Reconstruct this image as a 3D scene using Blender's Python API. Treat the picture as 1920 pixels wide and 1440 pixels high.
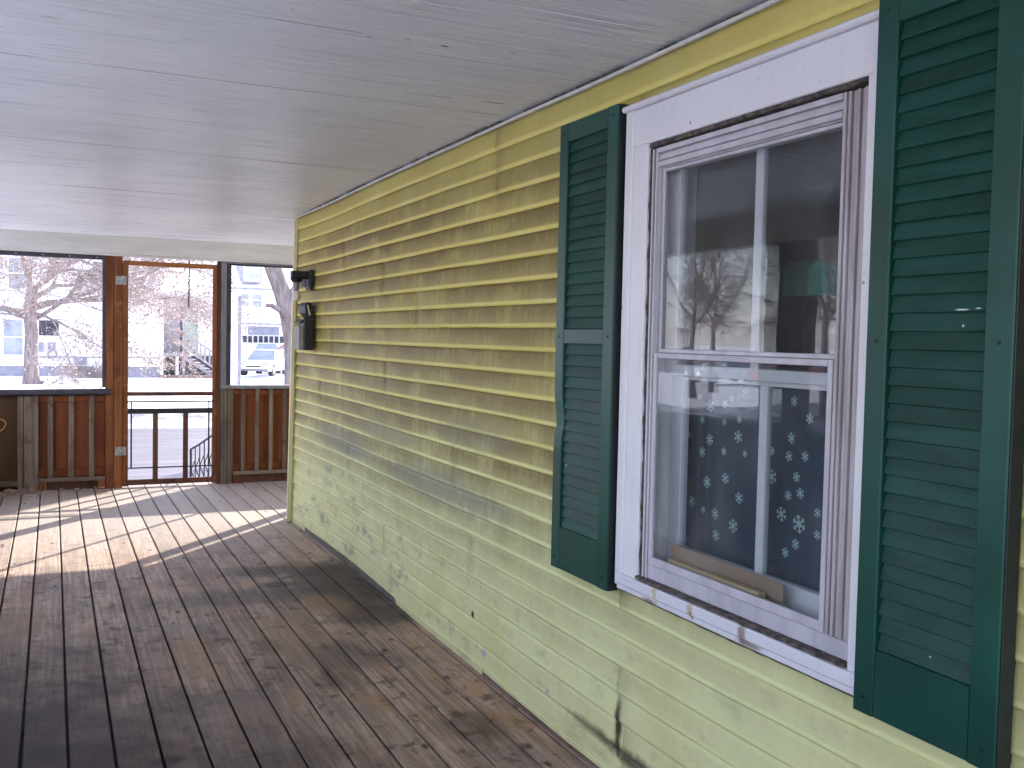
import bpy, bmesh, math, random
from math import sin, cos, pi, radians, exp
from mathutils import Vector, Matrix, noise
random.seed(7)
for o in list(bpy.data.objects): bpy.data.objects.remove(o)
SC = bpy.context.scene
COL = SC.collection

# ------------------------------------------------------------------ camera
cam_d = bpy.data.cameras.new('camera'); cam = bpy.data.objects.new('camera', cam_d); COL.objects.link(cam)
SC.camera = cam
YAW, PITCH, ROLL = .437, .046, .021
_f = Vector((sin(YAW)*cos(PITCH), cos(YAW)*cos(PITCH), -sin(PITCH)))
_r = Vector((cos(YAW), -sin(YAW), 0)); _u = _r.cross(_f)
R_ = _r*cos(ROLL)+_u*sin(ROLL); U_ = -_r*sin(ROLL)+_u*cos(ROLL)
M = Matrix.Identity(4)
for i in range(3):
    M[i][0], M[i][1], M[i][2] = R_[i], U_[i], -_f[i]
M.translation = Vector((-1.634, 0, 1.418))
cam.matrix_world = M
cam_d.sensor_width = 36; cam_d.lens = 1845.6/1920*36
cam_d.clip_start = .02; cam_d.clip_end = 2000

# ------------------------------------------------------------------ light
SUN_DIR = Vector((.65, .76, .477))          # towards the sun
SUN_EL = math.atan2(.477, 1.0); SUN_AZ = math.atan2(.65, .76)
W = bpy.data.worlds.new('World'); SC.world = W; W.use_nodes = True
wn = W.node_tree.nodes; wl = W.node_tree.links
sky = wn.new('ShaderNodeTexSky'); sky.sky_type = 'NISHITA'; sky.sun_disc = False
sky.sun_elevation = SUN_EL; sky.sun_rotation = SUN_AZ; sky.air_density = 1.0; sky.dust_density = .5; sky.ozone_density = 2.2
tint = wn.new('ShaderNodeMix'); tint.data_type = 'RGBA'; tint.blend_type = 'MULTIPLY'; tint.inputs[0].default_value = 1
tint.inputs[7].default_value = (1.06, .975, 1.0, 1)
wl.new(sky.outputs[0], tint.inputs[6]); veil = wn.new('ShaderNodeMix'); veil.data_type = 'RGBA'; veil.inputs[0].default_value = .65   # thin even cloud veil
veil.inputs[7].default_value = (2.85, 2.92, 3.75, 1)
wl.new(tint.outputs[2], veil.inputs[6]); wl.new(veil.outputs[2], wn['Background'].inputs[0]); wn['Background'].inputs[1].default_value = .15
sun_d = bpy.data.lights.new('sun', 'SUN'); sun = bpy.data.objects.new('sun', sun_d); COL.objects.link(sun)
sun_d.energy = 2.0; sun_d.angle = radians(.55); sun_d.color = (1, .93, .84)
sun.rotation_euler = SUN_DIR.to_track_quat('Z', 'Y').to_euler(); sun.location = (6, 8, 12)
SC.view_settings.view_transform = 'Standard'; SC.view_settings.look = 'None'
SC.view_settings.exposure = 2.8; SC.view_settings.gamma = 1; SC.view_settings.use_curve_mapping = False
SC.cycles.use_denoising = True
SC.cycles.max_bounces = 10; SC.cycles.diffuse_bounces = 6; SC.cycles.transparent_max_bounces = 24
SC.cycles.sample_clamp_indirect = 6

# ------------------------------------------------------------------ materials
MATS = {}
class NT:
    def __init__(s, name):
        s.m = bpy.data.materials.new(name); s.m.use_nodes = True
        s.t = s.m.node_tree; s.b = s.t.nodes['Principled BSDF']; MATS[name] = s.m
        g = s.t.nodes.new('ShaderNodeNewGeometry'); s.pos = g.outputs['Position']; s.geo = g
        s.rnd = s.t.nodes.new('ShaderNodeObjectInfo').outputs['Random']
    def link(s, a, b):
        if isinstance(a, (int, float)): b.default_value = a
        elif isinstance(a, tuple): b.default_value = a if len(a) == 4 or b.type == 'VECTOR' else (*a, 1)
        else: s.t.links.new(a, b)
    def math(s, op, a, b=0.0, c=None, clamp=False):
        n = s.t.nodes.new('ShaderNodeMath'); n.operation = op; n.use_clamp = clamp
        s.link(a, n.inputs[0]); s.link(b, n.inputs[1])
        if c is not None: s.link(c, n.inputs[2])
        return n.outputs[0]
    def vmul(s, v, sc, off=None):
        n = s.t.nodes.new('ShaderNodeVectorMath'); n.operation = 'MULTIPLY'; s.link(v, n.inputs[0]); s.link(tuple(sc), n.inputs[1])
        o = n.outputs[0]
        if off is not None:
            a = s.t.nodes.new('ShaderNodeVectorMath'); a.operation = 'ADD'; s.link(o, a.inputs[0]); s.link(off, a.inputs[1]); o = a.outputs[0]
        return o
    def sep(s, v):
        n = s.t.nodes.new('ShaderNodeSeparateXYZ'); s.link(v, n.inputs[0]); return n.outputs
    def comb(s, x, y, z):
        n = s.t.nodes.new('ShaderNodeCombineXYZ'); s.link(x, n.inputs[0]); s.link(y, n.inputs[1]); s.link(z, n.inputs[2]); return n.outputs[0]
    def noise(s, v, scale=1, detail=5, rough=.55, dist=0):
        n = s.t.nodes.new('ShaderNodeTexNoise'); s.link(v, n.inputs['Vector']); n.inputs['Scale'].default_value = scale
        n.inputs['Detail'].default_value = detail; n.inputs['Roughness'].default_value = rough; n.inputs['Distortion'].default_value = dist
        return n.outputs[0]
    def ramp(s, f, lo, hi, a=0.0, b=1.0, smooth=True):
        n = s.t.nodes.new('ShaderNodeMapRange'); n.interpolation_type = 'SMOOTHSTEP' if smooth else 'LINEAR'
        s.link(f, n.inputs[0]); n.inputs[1].default_value = lo; n.inputs[2].default_value = hi
        n.inputs[3].default_value = a; n.inputs[4].default_value = b; return n.outputs[0]
    def mix(s, f, a, b, mode='MIX'):
        n = s.t.nodes.new('ShaderNodeMix'); n.data_type = 'RGBA'; n.blend_type = mode
        s.link(f, n.inputs[0]); s.link(a, n.inputs[6]); s.link(b, n.inputs[7]); return n.outputs[2]
    def bump(s, h, strength=.3, dist=.01, prev=None):
        n = s.t.nodes.new('ShaderNodeBump'); n.inputs['Strength'].default_value = strength; n.inputs['Distance'].default_value = dist
        s.link(h, n.inputs['Height'])
        if prev is not None: s.link(prev, n.inputs['Normal'])
        return n.outputs[0]
    def spot(s, c, r, soft=.5, warp=None, axes=(1, 1, 1)):
        """1 inside an ellipse round c, fading to 0"""
        v = s.t.nodes.new('ShaderNodeVectorMath'); v.operation = 'SUBTRACT'; s.link(s.pos, v.inputs[0]); v.inputs[1].default_value = c
        o = s.vmul(v.outputs[0], tuple(1/a for a in axes))
        l = s.t.nodes.new('ShaderNodeVectorMath'); l.operation = 'LENGTH'; s.link(o, l.inputs[0])
        d = l.outputs['Value']
        if warp is not None: d = s.math('ADD', d, s.math('MULTIPLY', s.math('SUBTRACT', warp, .5), r*1.6))
        return s.ramp(d, r*(1-soft), r*(1+soft), 1, 0)
    def out(s, col=None, rough=None, normal=None, metal=None, spec=None):
        if col is not None: s.link(col, s.b.inputs['Base Color'])
        if rough is not None: s.link(rough, s.b.inputs['Roughness'])
        if normal is not None: s.link(normal, s.b.inputs['Normal'])
        if metal is not None: s.link(metal, s.b.inputs['Metallic'])
        if spec is not None: s.link(spec, s.b.inputs['Specular IOR Level'])
        return s.m

def simple(name, a, b, sc=(8, 8, 8), rough=.6, bump=.15, bsc=1, metal=0, spec=.5, lo=.35, hi=.65, rnd=.15, dist=.004):
    t = NT(name); off = t.comb(t.math('MULTIPLY', t.rnd, 37.), t.math('MULTIPLY', t.rnd, 91.), t.math('MULTIPLY', t.rnd, 53.))
    v = t.vmul(t.pos, sc, off); n = t.noise(v, 1, 6, .6)
    c = t.mix(t.ramp(n, lo, hi), a, b)
    k = t.math('MULTIPLY_ADD', t.rnd, rnd, 1-rnd/2)
    c = t.mix(1.0, c, t.comb(k, k, k), 'MULTIPLY')
    n2 = t.noise(v, 5*bsc, 5, .65)
    return t.out(c, t.math('MULTIPLY_ADD', n2, .25, rough-.12), t.bump(n2, bump, dist), metal, spec)

def wood(name, a, b, axis, rough=.7, dark=None, rnd=.35, sc=1.0, wear=None, bump=.35):
    """grain runs along axis 0/1/2"""
    t = NT(name); off = t.comb(t.math('MULTIPLY', t.rnd, 17.), t.math('MULTIPLY', t.rnd, 43.), t.math('MULTIPLY', t.rnd, 29.))
    s = [26*sc]*3; s[axis] = 1.1*sc
    v = t.vmul(t.pos, s, off)
    g = t.noise(v, 1, 7, .65, .6); fine = t.noise(v, 6, 4, .7)
    c = t.mix(t.ramp(g, .3, .72), a, b)
    s2 = [5]*3; s2[axis] = 2.2
    blot = t.noise(t.vmul(t.pos, s2, off), 1, 4, .6)
    if dark: c = t.mix(t.ramp(blot, .48, .72, 0, .85), c, dark)
    if wear: c = t.mix(t.ramp(t.noise(t.vmul(t.pos, [9, 9, 9], off), 1, 5, .7), .55, .68, 0, .8), c, wear)
    c = t.mix(t.ramp(fine, .55, .75, 0, .35), c, tuple(x*.45 for x in a))
    k = t.math('MULTIPLY_ADD', t.rnd, rnd, 1-rnd/2); c = t.mix(1.0, c, t.comb(k, k, k), 'MULTIPLY')
    h = t.math('ADD', g, t.math('MULTIPLY', fine, .5))
    return t.out(c, t.math('MULTIPLY_ADD', fine, .2, rough-.1), t.bump(h, bump, .004), None, .2)

def m_floor():
    t = NT('deck_wood'); off = t.comb(t.math('MULTIPLY', t.rnd, 17.), t.math('MULTIPLY', t.rnd, 43.), 0.)
    v = t.vmul(t.pos, (17, 1.1, 17), off); g = t.noise(v, 1, 7, .62, 2.2); fine = t.noise(t.vmul(t.pos, (75, 6, 75), off), 1, 4, .7)
    # cathedral grain rings
    wv = t.t.nodes.new('ShaderNodeTexWave'); wv.wave_type = 'RINGS'; wv.rings_direction = 'Y'
    t.link(t.vmul(t.pos, (1, .055, 1), t.comb(t.math('MULTIPLY', t.rnd, 3.), t.math('MULTIPLY', t.rnd, 7.), .35)), wv.inputs['Vector'])
    wv.inputs['Scale'].default_value = 13; wv.inputs['Distortion'].default_value = 9; wv.inputs['Detail'].default_value = 3; wv.inputs['Detail Scale'].default_value = 1.6
    c = t.mix(t.ramp(g, .3, .7), (.23, .155, .112), (.46, .34, .255))
    c = t.mix(t.math('MULTIPLY', wv.outputs['Fac'], .26), c, (.115, .072, .05))
    big = t.noise(t.pos, 1.15, 5, .62); mid = t.noise(t.vmul(t.pos, (4.5, 3, 1), off), 1, 5, .65); small = t.noise(t.pos, 9, 6, .7)
    c = t.mix(t.ramp(mid, .52, .66, 0, .65), c, (.36, .21, .11))            # bare, ochre wood
    c = t.mix(t.ramp(t.noise(t.pos, 2.3, 5, .6), .52, .70, 0, .5), c, (.19, .168, .155))   # greyed
    c = t.mix(t.ramp(small, .53, .66, 0, .75), c, (.058, .042, .034))
    dash = t.noise(t.vmul(t.pos, (16, 34, 1), off), 1, 4, .75); c = t.mix(t.ramp(dash, .63, .70, 0, .75), c, (.05, .036, .03))
    c = t.mix(t.ramp(t.noise(t.vmul(t.pos, (2.2, 1.3, 1), off), 1, 5, .65), .5, .66, 0, .5), c, (.095, .066, .054))
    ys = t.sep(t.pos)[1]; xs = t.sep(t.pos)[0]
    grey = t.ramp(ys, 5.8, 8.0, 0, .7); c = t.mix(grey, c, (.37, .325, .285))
    # old rug outline: wood colder nearer the viewer
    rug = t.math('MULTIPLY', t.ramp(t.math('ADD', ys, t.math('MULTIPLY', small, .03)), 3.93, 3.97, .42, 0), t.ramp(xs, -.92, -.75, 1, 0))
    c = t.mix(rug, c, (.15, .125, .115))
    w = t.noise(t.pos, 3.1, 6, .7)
    c = t.mix(t.spot((-2.05, 3.2, 0), 1.45, .6, w, (.6, 1.2, 1)), c, (.045, .030, .024))  # shade and vignetting in this corner painted into the board colour
    for (x, y, r, ax, st) in [(-.12, 5.30, .30, (1, 2.1, 1), .85), (-.7, 5.35, .22, (2.2, .8, 1), .5), (-.45, 4.2, .16, (1.2, 1.6, 1), .45), (-.35, 5.9, .16, (2.2, 1, 1), .7), (-.18, 4.75, .16, (1.4, 1, 1), .5),
                              (-.5, 5.55, .07, (1.4, 1, 1), .8), (-.9, 3.2, .16, (1.5, 1, 1), .35), (-1.67, 3.58, .05, (1.2, 1.6, 1), .9),
                              (-1.29, 3.36, .035, (1.6, 1, 1), .9), (-.6, 3.9, .10, (1, 1, 1), .4), (-.25, 3.25, .14, (1, 1, 1), .4), (-.75, 4.45, .06, (1, 1.8, 1), .5)]:
        c = t.mix(t.math('MULTIPLY', t.spot((x, y, 0), r, .5, w, ax), st), c, (.035, .026, .022))
    for (x, y, r, ax, st) in [(-.62, 4.6, .2, (.8, 1.7, 1), .4), (-.33, 5.05, .13, (1, 1.6, 1), .55), (-1.06, 4.4, .15, (.6, 2.4, 1), .55), (-1.78, 5.2, .2, (.6, 2, 1), .45), (-.25, 6.0, .08, (1, 1, 1), .6)]:
        c = t.mix(t.math('MULTIPLY', t.spot((x, y, 0), r, .5, w, ax), st), c, (.26, .16, .085))
    spk = t.t.nodes.new('ShaderNodeTexVoronoi'); t.link(t.vmul(t.pos, (7, 3.2, 1), off), spk.inputs['Vector']); spk.inputs['Scale'].default_value = 1
    c = t.mix(t.ramp(spk.outputs['Distance'], .04, .11, .85, 0), c, (.03, .02, .018))
    k = t.math('MULTIPLY_ADD', t.rnd, .28, .86); c = t.mix(1.0, c, t.comb(k, k, k), 'MULTIPLY')
    h = t.math('ADD', t.math('ADD', g, t.math('MULTIPLY', fine, .8)), t.math('MULTIPLY', wv.outputs['Fac'], .4))
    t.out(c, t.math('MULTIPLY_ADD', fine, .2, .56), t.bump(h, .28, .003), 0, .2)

def m_siding():
    t = NT('siding_paint'); X, Y, Z = t.sep(t.pos)
    fr = t.math('FRACT', t.math('DIVIDE', t.math('SUBTRACT', Z, .032), .0893))      # 0 at lip, 1 at top of course
    crs = t.math('FLOOR', t.math('DIVIDE', t.math('SUBTRACT', Z, .032), .0893))
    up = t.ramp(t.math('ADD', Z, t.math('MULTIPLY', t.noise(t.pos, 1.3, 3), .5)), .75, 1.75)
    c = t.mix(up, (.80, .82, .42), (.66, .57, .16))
    c = t.mix(t.ramp(t.noise(t.pos, 2.7, 5, .6), .45, .7, 0, .5), c, (.70, .66, .27))
    crn = t.noise(t.comb(t.math('MULTIPLY', Y, .55), t.math('MULTIPLY', crs, 3.7), 0.), 1, 3)
    band = t.math('MULTIPLY', t.ramp(fr, .11, .26), t.ramp(fr, .985, 1.0, 1, .8))       # dirt plus lap shading put into the colour, from lip to next lap
    band = t.math('MULTIPLY', band, t.ramp(fr, .1, .95, .72, 1.0))
    blot = t.noise(t.vmul(t.pos, (3, 3, 5)), 1, 6, .62); streak = t.noise(t.vmul(t.pos, (30, 30, 2.2)), 1, 4, .6)
    amt = t.math('MULTIPLY', band, t.ramp(crn, .22, .55, .75, 1.25))
    amt = t.math('MULTIPLY', amt, t.ramp(t.math('ADD', t.math('MULTIPLY', blot, .7), t.math('MULTIPLY', streak, .3)), .28, .56, .6, 1.05))
    zone = t.ramp(Z, .2, 1.0, .24, 1.0); zone = t.math('MULTIPLY', zone, t.ramp(Z, 1.95, 2.2, 1, .5)); zone = t.math('MULTIPLY', zone, t.ramp(Y, 1.6, 3.2, .62, 1))
    amt = t.math('MULTIPLY', amt, t.math('MULTIPLY', zone, .84), clamp=True)
    c = t.mix(amt, c, (.20, .152, .050))
    # mildew low on the wall
    mil = t.math('MULTIPLY', t.ramp(t.noise(t.vmul(t.pos, (6, 4, 9)), 1, 7, .72), .50, .68), t.ramp(Z, .2, 1.1, 1, 0)); mil = t.math('MULTIPLY', mil, t.ramp(Y, 2.6, 5.5, .35, .85))
    c = t.mix(t.math('MULTIPLY', mil, t.ramp(fr, .05, .5, .3, 1)), c, (.24, .235, .18))
    w = t.noise(t.pos, 14, 5, .7)
    for (y, z, r, ax, col, st) in [(2.635, .19, .035, (1, .6, 2.2), (.02, .014, .01), .95), (2.47, .118, .09, (1, 2.8, .3), (.03, .022, .016), .85), (2.80, .125, .05, (1, 3.2, .4), (.06, .05, .03), .6),
                                   (3.849, .231, .014, (1, 1, 1.2), (.01, .01, .008), 1), (3.733, .10, .018, (1, 1, 1), (.42, .38, .55), .9), (3.122, .144, .016, (1, 1, 1), (.40, .36, .55), .9),
                                   (2.145, .577, .010, (1, 1.4, 1), (.5, .47, .62), .8), (5.1, .9, .3, (1, 1.5, .25), (.2, .19, .15), .45), (3.93, 1.0, .3, (1, 1.4, .2), (.2, .18, .13), .4),
                                   (6.0, .75, .5, (1, 1.2, .15), (.17, .16, .15), .55), (4.35, .72, .6, (1, 1.3, .12), (.19, .18, .15), .6), (2.42, .66, .035, (1, .8, .5), (.30, .10, .03), .85), (2.1, .655, .03, (1, 2.5, .5), (.12, .09, .07), .7)]:
        c = t.mix(t.math('MULTIPLY', t.spot((0, y, z), r, .5, w, ax), st), c, col)
    spk = t.t.nodes.new('ShaderNodeTexVoronoi'); t.link(t.pos, spk.inputs['Vector']); spk.inputs['Scale'].default_value = 9
    c = t.mix(t.math('MULTIPLY', t.ramp(spk.outputs['Distance'], .02, .06, .8, 0), t.ramp(t.noise(t.pos, 1.7, 3), .5, .6)), c, (.06, .05, .035))
    c = t.mix(t.ramp(t.noise(t.pos, 60, 3, .6), .6, .8, 0, .22), c, (.2, .19, .13))
    n1 = t.bump(t.noise(t.vmul(t.pos, (8, 5, 14)), 1, 3, .5), .5, .006)
    n2 = t.bump(t.noise(t.pos, 130, 3, .6), .16, .002, n1)
    prev = n2
    for (y, z) in [(4.854, 1.686), (4.683, 1.565), (4.679, 1.488), (4.168, 1.485), (4.14, 1.57), (4.004, 1.39), (5.104, 1.876), (4.3, 1.30), (4.5, 1.22), (5.6, 1.1)]:
        prev = t.bump(t.spot((0, y, z-.012), .024, .8, None, (1, 1.1, .8)), .55, .012, prev)
    t.out(c, t.math('MULTIPLY_ADD', t.noise(t.pos, 25, 4), .25, .45), prev, 0, .22)

def m_ceiling():
    t = NT('ceiling_paint'); off = t.comb(0., t.math('MULTIPLY', t.rnd, 9.), 0.)
    st = t.noise(t.vmul(t.pos, (1.6, 85, 20), off), 1, 6, .62); st2 = t.noise(t.vmul(t.pos, (.5, 22, 8)), 1, 4, .6)
    blis = t.noise(t.pos, 48, 5, .7); big = t.noise(t.pos, 1.2, 4, .6)
    c = t.mix(t.ramp(big, .35, .65), (.70, .71, .74), (.77, .775, .79))
    c = t.mix(t.ramp(st, .52, .72, 0, .6), c, (.47, .46, .46))
    c = t.mix(t.ramp(t.noise(t.vmul(t.pos, (3, 60, 9), off), 1, 5, .7), .57, .66, 0, .55), c, (.42, .42, .43))
    c = t.mix(t.ramp(t.noise(t.vmul(t.pos, (9, 26, 9)), 1, 6, .75), .64, .70, 0, .6), c, (.34, .32, .31))
    fy = t.math('ABSOLUTE', t.math('SUBTRACT', t.math('FRACT', t.math('DIVIDE', t.math('ADD', t.sep(t.pos)[1], 3.), .252)), .5))
    seam = t.math('MULTIPLY', t.ramp(fy, .485, .496), t.ramp(t.noise(t.vmul(t.pos, (1.6, .6, 1)), 1, 3), .42, .6))
    c = t.mix(t.math('MULTIPLY', seam, .75), c, (.20, .19, .19))
    w = t.noise(t.vmul(t.pos, (20, 120, 20)), 1, 4, .7)
    for (x, y, r, ax, col) in [(-.16, 3.368, .035, (1.3, .22, 1), (.42, .19, .08)), (-.57, 2.80, .014, (1, .4, 1), (.05, .04, .035)), (-.36, 3.385, .022, (2.4, .15, 1), (.10, .08, .07)),
                               (-.45, 3.392, .018, (3, .12, 1), (.12, .10, .09)), (-.80, 2.82, .008, (1, .5, 1), (.1, .08, .07)), (-1.05, 2.69, .006, (1, .6, 1), (.08, .07, .06)), (-.69, 2.79, .008, (1.2, .5, 1), (.15, .13, .12))]:
        c = t.mix(t.spot((x, y, 2.285), r, .3, w, ax), c, col)
    h = t.math('ADD', t.math('MULTIPLY', st, 1.0), t.math('MULTIPLY', st2, .8)); n = t.bump(h, .8, .005)
    n = t.bump(blis, .5, .004, n)
    t.out(c, t.math('MULTIPLY_ADD', st, .25, .27), n, 0, .5)

m_floor(); m_siding(); m_ceiling()
simple('white_trim', (.66, .65, .67), (.74, .73, .76))
simple('beam_paint', (.56, .55, .51), (.66, .65, .61), (1.5, 9, 9), .5, .3, 2)
simple('storm_metal', (.44, .42, .45), (.56, .54, .58), (12, 12, 2), .42, .15, 2)
simple('sash_paint', (.55, .55, .58), (.66, .66, .69), (6, 6, 3), .4, .1)
simple('grime', (.05, .042, .035), (.17, .14, .12), (40, 40, 40), .9, .8, 1, dist=.01)
simple('rust_track', (.34, .29, .29), (.50, .47, .49), (50, 50, 3), .5, .3)
simple('shutter_green', (.004, .044, .029), (.007, .066, .047), (3, 3, 3), .42, .12, 6, spec=.35)
simple('shutter_slat_green', (.004, .037, .026), (.009, .056, .041), (4, 4, 30), .48, .18, 4, spec=.25, rnd=.25)
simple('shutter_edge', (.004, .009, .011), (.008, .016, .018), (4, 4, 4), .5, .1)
simple('corner_paint', (.60, .56, .30), (.68, .64, .38), (3, 3, 3), .45, .1)
simple('sheathing', (.10, .09, .07), (.16, .14, .11), (9, 9, 9), .9, .2)
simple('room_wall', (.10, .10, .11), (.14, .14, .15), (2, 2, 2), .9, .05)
simple('black_metal', (.006, .0055, .006), (.010, .009, .010), (9, 9, 9), .55, .15)
simple('dark_frame', (.018, .017, .024), (.038, .034, .046), (9, 9, 9), .5, .2)
simple('grey_frame', (.13, .135, .15), (.20, .20, .22), (9, 9, 3), .55, .2)
simple('sheet_grey', (.24, .225, .21), (.34, .32, .30), (30, 30, 9), .6, .1)
simple('galvanised', (.22, .22, .21), (.38, .38, .37), (40, 40, 40), .42, .2, metal=.6)
simple('highlight_strip', (.6, .6, .62), (.8, .8, .8), (40, 40, 40), .2, .1, metal=1)
simple('cardboard', (.27, .185, .13), (.34, .24, .175), (9, 3, 9), .8, .15)
simple('snow', (.80, .81, .86), (.90, .91, .94), (1.3, 1.3, 1.3), .7, .5, 2, dist=.05)
simple('snow_dirty', (.16, .15, .165), (.52, .51, .56), (2.2, 2.2, 4), .7, .7, 1, dist=.08)
simple('road_asphalt', (.045, .037, .042), (.125, .105, .115), (.35, 2.6, 1), .5, .3, 3, lo=.3, hi=.7)
simple('house_white', (.86, .86, .88), (.90, .90, .92), (.7, .7, .7), .6, .1)
simple('house_grey', (.20, .21, .25), (.28, .29, .33), (3, 3, 3), .8, .2)
simple('house_green', (.30, .40, .33), (.36, .46, .39), (3, 3, 3), .8, .2)
simple('far_dark', (.025, .025, .035), (.05, .05, .06), (5, 5, 5), .7, .1)
simple('far_window', (.22, .25, .29), (.34, .38, .43), (1, 1, 1), .12, .02)
simple('stair_wood', (.20, .19, .21), (.30, .28, .30), (9, 9, 9), .8, .2)
simple('mulch', (.16, .09, .07), (.26, .17, .14), (9, 9, 9), .9, .5)
simple('bark', (.17, .13, .12), (.30, .25, .235), (12, 12, 2.5), .9, .9, 1, dist=.03)
simple('twig', (.22, .175, .15), (.37, .31, .28), (3, 3, 3), .85, .1)
simple('far_woods', (.15, .14, .17), (.34, .33, .38), (2, 2, 1), .9, .6, 1, dist=.3)
simple('dry_leaf', (.24, .14, .10), (.44, .31, .25), (13, 13, 13), .8, .1, rnd=.6)
simple('pale_bud', (.55, .45, .38), (.75, .68, .62), (13, 13, 13), .7, .1, rnd=.4)
simple('car_white', (.74, .76, .80), (.78, .80, .84), (1, 1, 1), .22, .01)
simple('car_silver', (.45, .48, .52), (.5, .53, .57), (1, 1, 1), .25, .01, metal=.3)
simple('car_red', (.55, .02, .025), (.62, .03, .03), (1, 1, 1), .22, .01)
simple('car_glass', (.16, .20, .22), (.22, .26, .28), (1, 1, 1), .12, .01)  # paler tone: sky reflection put into the glass colour
simple('tyre', (.015, .015, .015), (.03, .03, .03), (9, 9, 9), .8, .2)
simple('feeder_green', (.22, .68, .50), (.28, .74, .56), (5, 5, 5), .4, .1)
simple('orange_cord', (.62, .24, .08), (.72, .32, .12), (5, 5, 5), .5, .05)
simple('curtain_cloth', (.035, .05, .085), (.05, .07, .11), (30, 30, 30), .9, .2)
simple('flake_print', (.5, .68, .66), (.6, .75, .74), (30, 30, 30), .8, .02)
simple('purple_scrap', (.4, .36, .55), (.5, .45, .62), (30, 30, 30), .8, .02)
wood('cedar_v', (.12, .037, .012), (.28, .102, .034), 2, .55, (.07, .02, .01), sc=.6, wear=(.28, .12, .05))
wood('cedar_h_sunlit', (.28, .105, .034), (.40, .165, .056), 0, .5, (.22, .08, .03), sc=.7)  # brighter than the upright cedar: sunlight on the top rail put into the colour
wood('cedar_dark', (.085, .036, .024), (.14, .06, .035), 2, .6, (.05, .02, .015), sc=.7)
wood('backing_red', (.14, .040, .013), (.22, .068, .022), 2, .6, (.13, .032, .015), sc=.5)
wood('plywood_brown', (.07, .036, .015), (.10, .052, .02), 2, .65, (.08, .04, .02), sc=.4)
wood('weathered_v', (.112, .080, .058), (.22, .172, .130), 2, .8, (.09, .065, .05), wear=(.11, .05, .03))
wood('weathered_h', (.112, .080, .058), (.22, .172, .130), 0, .8, (.09, .065, .05), wear=(.16, .07, .04))
wood('lumber', (.52, .38, .20), (.62, .48, .28), 1, .7, None, sc=.8)

def m_sill():
    t = NT('sill_paint'); w = t.noise(t.pos, 40, 5, .7); c = t.mix(t.noise(t.pos, 4), (.62, .61, .64), (.74, .73, .77))
    for (y, z, r, ax, col, st) in [(2.385, .685, .012, (9, .8, 2.4), (.50, .42, .22), .8), (2.21, .685, .012, (9, 1, 2.4), (.48, .40, .22), .8), (2.205, .67, .006, (9, .8, 2), (.12, .08, .05), .9), (1.985, .68, .013, (9, 1.1, 2), (.22, .15, .10), .85),
                                   (1.96, .66, .012, (9, 4, .6), (.15, .11, .08), .8), (2.42, .655, .012, (9, 2.5, .5), (.28, .12, .05), .8)]:
        c = t.mix(t.math('MULTIPLY', t.spot((-.05, y, z), r, .6, w, ax), st), c, col)
    c = t.mix(t.ramp(t.noise(t.pos, 70, 4, .7), .6, .75, 0, .5), c, (.25, .22, .2))
    t.out(c, .42, t.bump(w, .15, .003))
m_sill()
def m_trim():
    MATS.pop('white_trim'); t = NT('white_trim'); w = t.noise(t.pos, 55, 5, .75); c = t.mix(t.noise(t.pos, 3, 4), (.64, .63, .65), (.76, .75, .77))
    c = t.mix(t.ramp(w, .60, .70, 0, .6), c, (.42, .40, .38)); c = t.mix(t.ramp(t.noise(t.vmul(t.pos, (30, 30, 4)), 1, 5, .65), .55, .75, 0, .45), c, (.50, .47, .45))
    sp = t.t.nodes.new('ShaderNodeTexVoronoi'); t.link(t.pos, sp.inputs['Vector']); sp.inputs['Scale'].default_value = 11
    c = t.mix(t.ramp(sp.outputs['Distance'], .03, .07, .8, 0), c, (.10, .08, .07))
    br = t.noise(t.vmul(t.pos, (60, 60, 5)), 1, 4, .6)
    t.out(c, t.math('MULTIPLY_ADD', w, .3, .3), t.bump(br, .18, .003))
m_trim()
def m_slat():
    m = MATS['shutter_slat_green']; t = m.node_tree; b = t.nodes['Principled BSDF']; src = b.inputs['Base Color'].links[0].from_socket
    T = NT('tmp_chip'); bpy.data.materials.remove(T.m); MATS.pop('tmp_chip')
    T.m = m; T.t = t; T.b = b; g = t.nodes.new('ShaderNodeNewGeometry'); T.pos = g.outputs['Position']
    w = T.noise(T.pos, 60, 3, .7); c = src
    for (y, z, r, ax, col) in [(1.355, 1.492, .004, (9, 4, .35), (.62, .66, .66)), (1.318, 1.494, .003, (9, 2.4, .4), (.6, .64, .64)), (1.352, 1.461, .0025, (9, 1, 1), (.6, .62, .62)), (1.40, .80, .002, (9, 1.4, .8), (.4, .5, .6)), (2.955, .99, .004, (9, 1, 1), (.5, .6, .6))]:
        c = T.mix(T.spot((-.05, y, z), r, .4, w, ax), c, col)
    c = T.mix(T.ramp(T.noise(T.pos, 2.4, 5, .65), .5, .75, 0, .22), c, (.07, .085, .078))
    T.link(c, b.inputs['Base Color'])
m_slat()
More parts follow.
